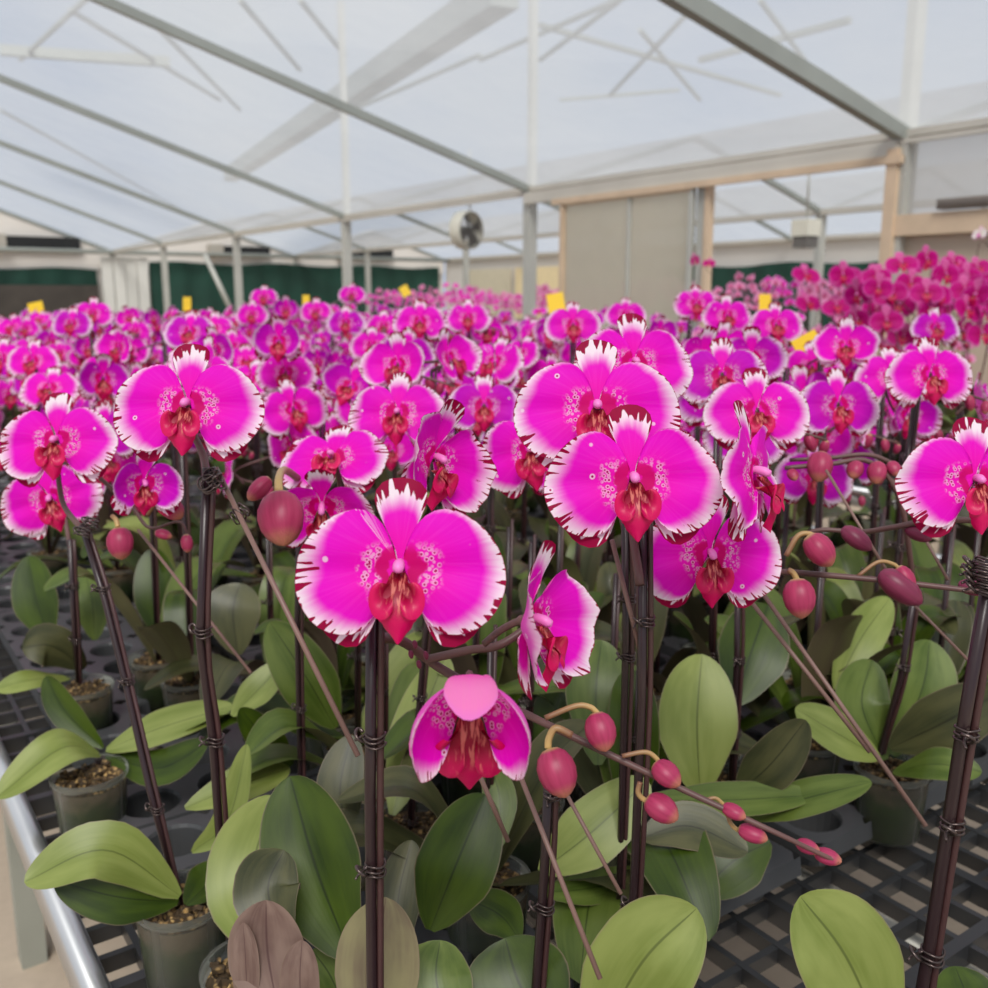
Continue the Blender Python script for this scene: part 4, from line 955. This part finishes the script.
def snapfree(x, y, dmin=.085):
    for r in [i * .02 for i in range(0, 14)]:
        for a in range(12):
            xx, yy = x + r * math.cos(a * PI / 6), y + r * math.sin(a * PI / 6)
            inb = (BX0 + .06 < xx < BX1 - .06) or (2.92 < xx < 4.63)
            if inb and free(xx, yy, dmin): return xx, yy
    return x, y
for lab, fls in MID:
    ds = [F * .11 / f[2] for f in fls]; pos = [P(f[0], f[1], d) for f, d in zip(fls, ds)]
    c = sum(pos, Vector()) / len(pos) + FW * .06
    x, y = snapfree(c.x, c.y); occ.append((x, y))
    t = orchid(lab, (x, y))
    for f, p in zip(fls, pos): flower(t, fmat(p, .11, f[3], f[4], f[5]), f[6], 1)
    auto_plant(t, pos)
print('named orchids', len(PLANTS))
# ------------------------------------------------------------------ rows of look-alike orchids filling the benches
NF = 0
def visible(p, m=60):
    v = p - CAM; z = v.dot(FW)
    if z < .3: return False
    x, y = 494 + F * v.dot(RT) / z, 494 - F * v.dot(UP) / z
    return -m < x < 988 + m and y < 988 + m
def zone(x, y):
    """no fillers where the photo shows bare tray, bare mesh or the named plants"""
    dcam = Vector((x, y, .95)) - CAM; z = dcam.dot(FW); px = 494 + F * dcam.dot(RT) / z
    if z < 1.52: return False
    if x < .46 and y < 2.1: return False
    return True
yy = .4
cand = []
while yy < 7.6:
    xx = BX0 + .13
    while xx < BX1 - .06: cand.append((xx + R.uniform(-.03, .03), yy + R.uniform(-.03, .03))); xx += .20 if yy < 3 else .26
    yy += .205 if yy < 3 else (.26 if yy < 5 else .4)
yy = 1.9
while yy < 8.6:
    xx = 2.98
    while xx < 4.6: cand.append((xx + R.uniform(-.05, .05), yy + R.uniform(-.05, .05))); xx += .36
    yy += .42
for (x, y) in cand:
    if not visible(Vector((x, y, 1.25))) or not zone(x, y) or not free(x, y, .10): continue
    if x > 2.5 and y < 3.3: continue
    dist = (Vector((x, y, 1.2)) - CAM).dot(FW)
    occ.append((x, y)); NF += 1
    near = dist < 2.2
    t = orchid('magenta orchid in the massed rows of blurred blooms behind the front plants', (x, y), GRP)
    nfl = 4 if dist < 3.5 else 3; pos = []
    h = R.uniform(1.20, 1.31)
    side = R.choice((-1, 1))
    for i in range(nfl):
        p = Vector((x, y, h - .05 * i + R.uniform(-.015, .015))) + RT * (side * .05 * (i - 1) + R.uniform(-.035, .035)) - FW * (.05 + R.uniform(0, .03)); pos.append(p)
        flower(t, fmat(p, R.uniform(.105, .122), R.gauss(0, 36), R.gauss(3, 14), R.gauss(0, 10)), R.choice('aabeecvvw'), 1 if near else 2)
    auto_plant(t, pos, nl=4 if near else 2, nb=3 if near else 1)
print('filler orchids', NF)

R.seed(21)
GL = 'leafy orchids low between the stakes'; NL = 0
yy = .69
while yy < 1.95:
    xx = .50
    while xx < 1.95:
        x, y = xx + R.uniform(-.03, .03), yy + R.uniform(-.03, .03); xx += .12
        z = (Vector((x, y, .85)) - CAM).dot(FW)
        if not (.86 < z < 1.62) or not free(x, y, .085) or not visible(Vector((x, y, .9)), 80): continue
        occ.append((x, y)); NL += 1
        t = orchid('low leafy orchid without a bloom of its own in the shade between the front stakes', (x, y), GL)
        auto_leaves(t, 5, None, .8, 1.1); b = t.location
        MBobj(MB().tube([b + Vector((0, 0, PH - .02)), b + Vector((.008, .004, .33))], .0028, 6), 'stake', M_STAKE, t)
        MBobj(MB().tube([b + Vector((.004, 0, PH - .02)), b + Vector((.014, .004, .34))], .0022, 6), 'stem', M_STEM, t); clip(t, b + Vector((.004, .002, .2)), None, .9)
    yy += .12
print('leafy', NL)
# ------------------------------------------------------------------ other varieties farther off
def small_flower(mat, nm):
    tp = MB()
    for s in (-1, 1): m = petal(s, .15, 14, 5, 0, 1.); tp.add(m.v, m.f, m.uv, m.pl)
    for a in (0, LAT, -LAT): m = sepal(a, 1.08, .1, 10, 4); tp.add(m.v, m.f, m.uv, m.pl)
    return mesh2([(tp, mat), (lip(4, 4), M_LIP if mat is not M_WHITEPET else M_COLUMN), (column(), M_COLUMN)], 'flower')
SFD, SFP, SFW, SFM = small_flower(M_DARKPET, 'd'), small_flower(M_PALEPET, 'p'), small_flower(M_WHITEPET, 'w'), small_flower(M_PET, 'm')
def small_orchid(loc, me, label, group, fs, n, h, name='potted_orchid', two=2):
    t = thing(name, loc, label, 'orchid', group); b = Vector(loc)
    for nm, m_ in (('pot', POTM), ('moss', MOSSM)): o = bpy.data.objects.new(nm, m_); COL.objects.link(o); o.parent = t
    auto_leaves(t, 4)
    for s in range(two):
        dx = RT * (.09 * (s - (two - 1) / 2) * 2 + R.uniform(-.02, .02)); top = b + dx + Vector((0, 0, h - .06 * s))
        spike(t, [b + Vector((0, 0, PH - .02)), b + dx * .6 + Vector((0, 0, h * .6)), top, top + RT * .08 + Vector((0, 0, -.05))], .003, .6)
        for i in range(n):
            p = top + RT * ((i % 2 - .5) * fs * 1.05 + R.uniform(-.02, .02)) - FW * (.04 + R.uniform(0, .03)) + Vector((0, 0, -(i // 2) * fs * .85 + R.uniform(-.02, .02) + .03))
            inst('flower', me, t, fmat(p, fs * R.uniform(.9, 1.1), R.gauss(0, 28), R.gauss(4, 10), R.gauss(0, 10)))
    return t
GD = 'plum orchids on the second bench'
for (x, y, d, h) in [(845, 276, 4.1, 0), (873, 279, 4.0, 0), (893, 292, 3.7, 0), (915, 280, 3.8, 0), (930, 262, 3.9, 0), (925, 292, 3.6, 0), (960, 285, 3.9, 0), (985, 272, 4.2, 0), (978, 290, 3.6, 0), (950, 262, 4.6, 0)]:
    p = P(x, y, d); p.x = min(4.6, max(2.95, p.x))
    small_orchid((p.x, p.y, BZ), SFD, 'plum red orchid in the cluster of small dark blooms at far right', GD, .125, 3, p.z - BZ - .04)
p = P(725, 268, 6.2); p.x = min(p.x, 4.6); small_orchid((p.x, p.y, BZ), SFD, 'single tall plum orchid standing up at the left of the doorway', None, .09, 2, p.z - BZ, two=1)
GP = 'pale orchids in the neighbouring bay'
np_ = 0
for i in range(7):
    for j in range(12):
        x, y = 6.9 + .36 * i + R.uniform(-.08, .08), 3.2 + .9 * j + R.uniform(-.2, .2)
        if not visible(Vector((x, y, 1.4)), 30) or y > 13.8: continue
        if i > 4 and R.random() < .45: continue
        np_ += 1
        small_orchid((x, y, BZ), R.choice((SFP, SFP, SFP, SFM)), 'pale pink orchid in the hazy mass of blooms in the neighbouring bay', GP, .10, 4, R.uniform(.58, .80), two=2)
p = P(979, 244, 4.6); small_orchid((min(p.x, 4.6), p.y, BZ), SFW, 'white orchid bloom at the right edge against the tan film', None, .085, 2, p.z - BZ, two=1)
# mixed low plants between: pink-flowered on the second bench near the aisle
GM = 'mixed small orchids on the second bench'
for i in range(26):
    x, y = R.uniform(2.95, 4.6), R.uniform(.6, 3.4)
    if not visible(Vector((x, y, 1.2)), 20) or not free(x, y, .11): continue
    occ.append((x, y))
    small_orchid((x, y, BZ), R.choice((SFP, SFM, SFD, SFP)), 'small mixed pink orchid in the low greenery behind the lone purple bloom', GM, R.uniform(.055, .075), 5, R.uniform(.40, .55), two=2)
# yellow sticky cards
for (x, y, wpx, hpx, d, rz, lab) in [(37, 313, 15, 22, 5.2, 12, 'yellow sticky card at the far left, tilted'), (187, 304, 8, 14, 5.6, 0, 'yellow sticky card before the green curtain, left of the slanting brace'), (306, 300, 7, 10, 5.8, 0, 'tiny yellow sticky card right of the slanting brace'),
                                     (405, 291, 9, 11, 5.8, 30, 'pale yellow sticky card left of the round fan'), (556, 303, 17, 20, 4.6, 10, 'yellow sticky card at the foot of the second post'), (806, 342, 27, 15, 1.8, 28, 'bright yellow sticky card lying aslant in the middle right'), (765, 303, 12, 18, 4.2, 0, 'yellow sticky card below the doorway')]:
    p = P(x, y, d); zb = BZ if (BX0 < p.x < BX1 or 2.85 < p.x < 4.7) else 0.; t = thing('sticky_card', (p.x, p.y, zb), lab, 'sticky card')
    m = MB().box((0, 0, 0), (wpx * d / F, hpx * d / F, .0015)); inst('card', m.mesh('card', M_YEL, False), t, Matrix.Translation(p) @ Matrix((RT, UP, -FW)).transposed().to_4x4() @ Matrix.Rotation(rad(rz), 4, 'Z'))
    MBobj(MB().tube([p + FW * .004, Vector((p.x, p.y, zb)) + FW * .004], .003, 6), 'stick', M_ROD, t)
print('RENDERCOUNT named', len(PLANTS), 'pale', np_, 'objects', len(bpy.data.objects))
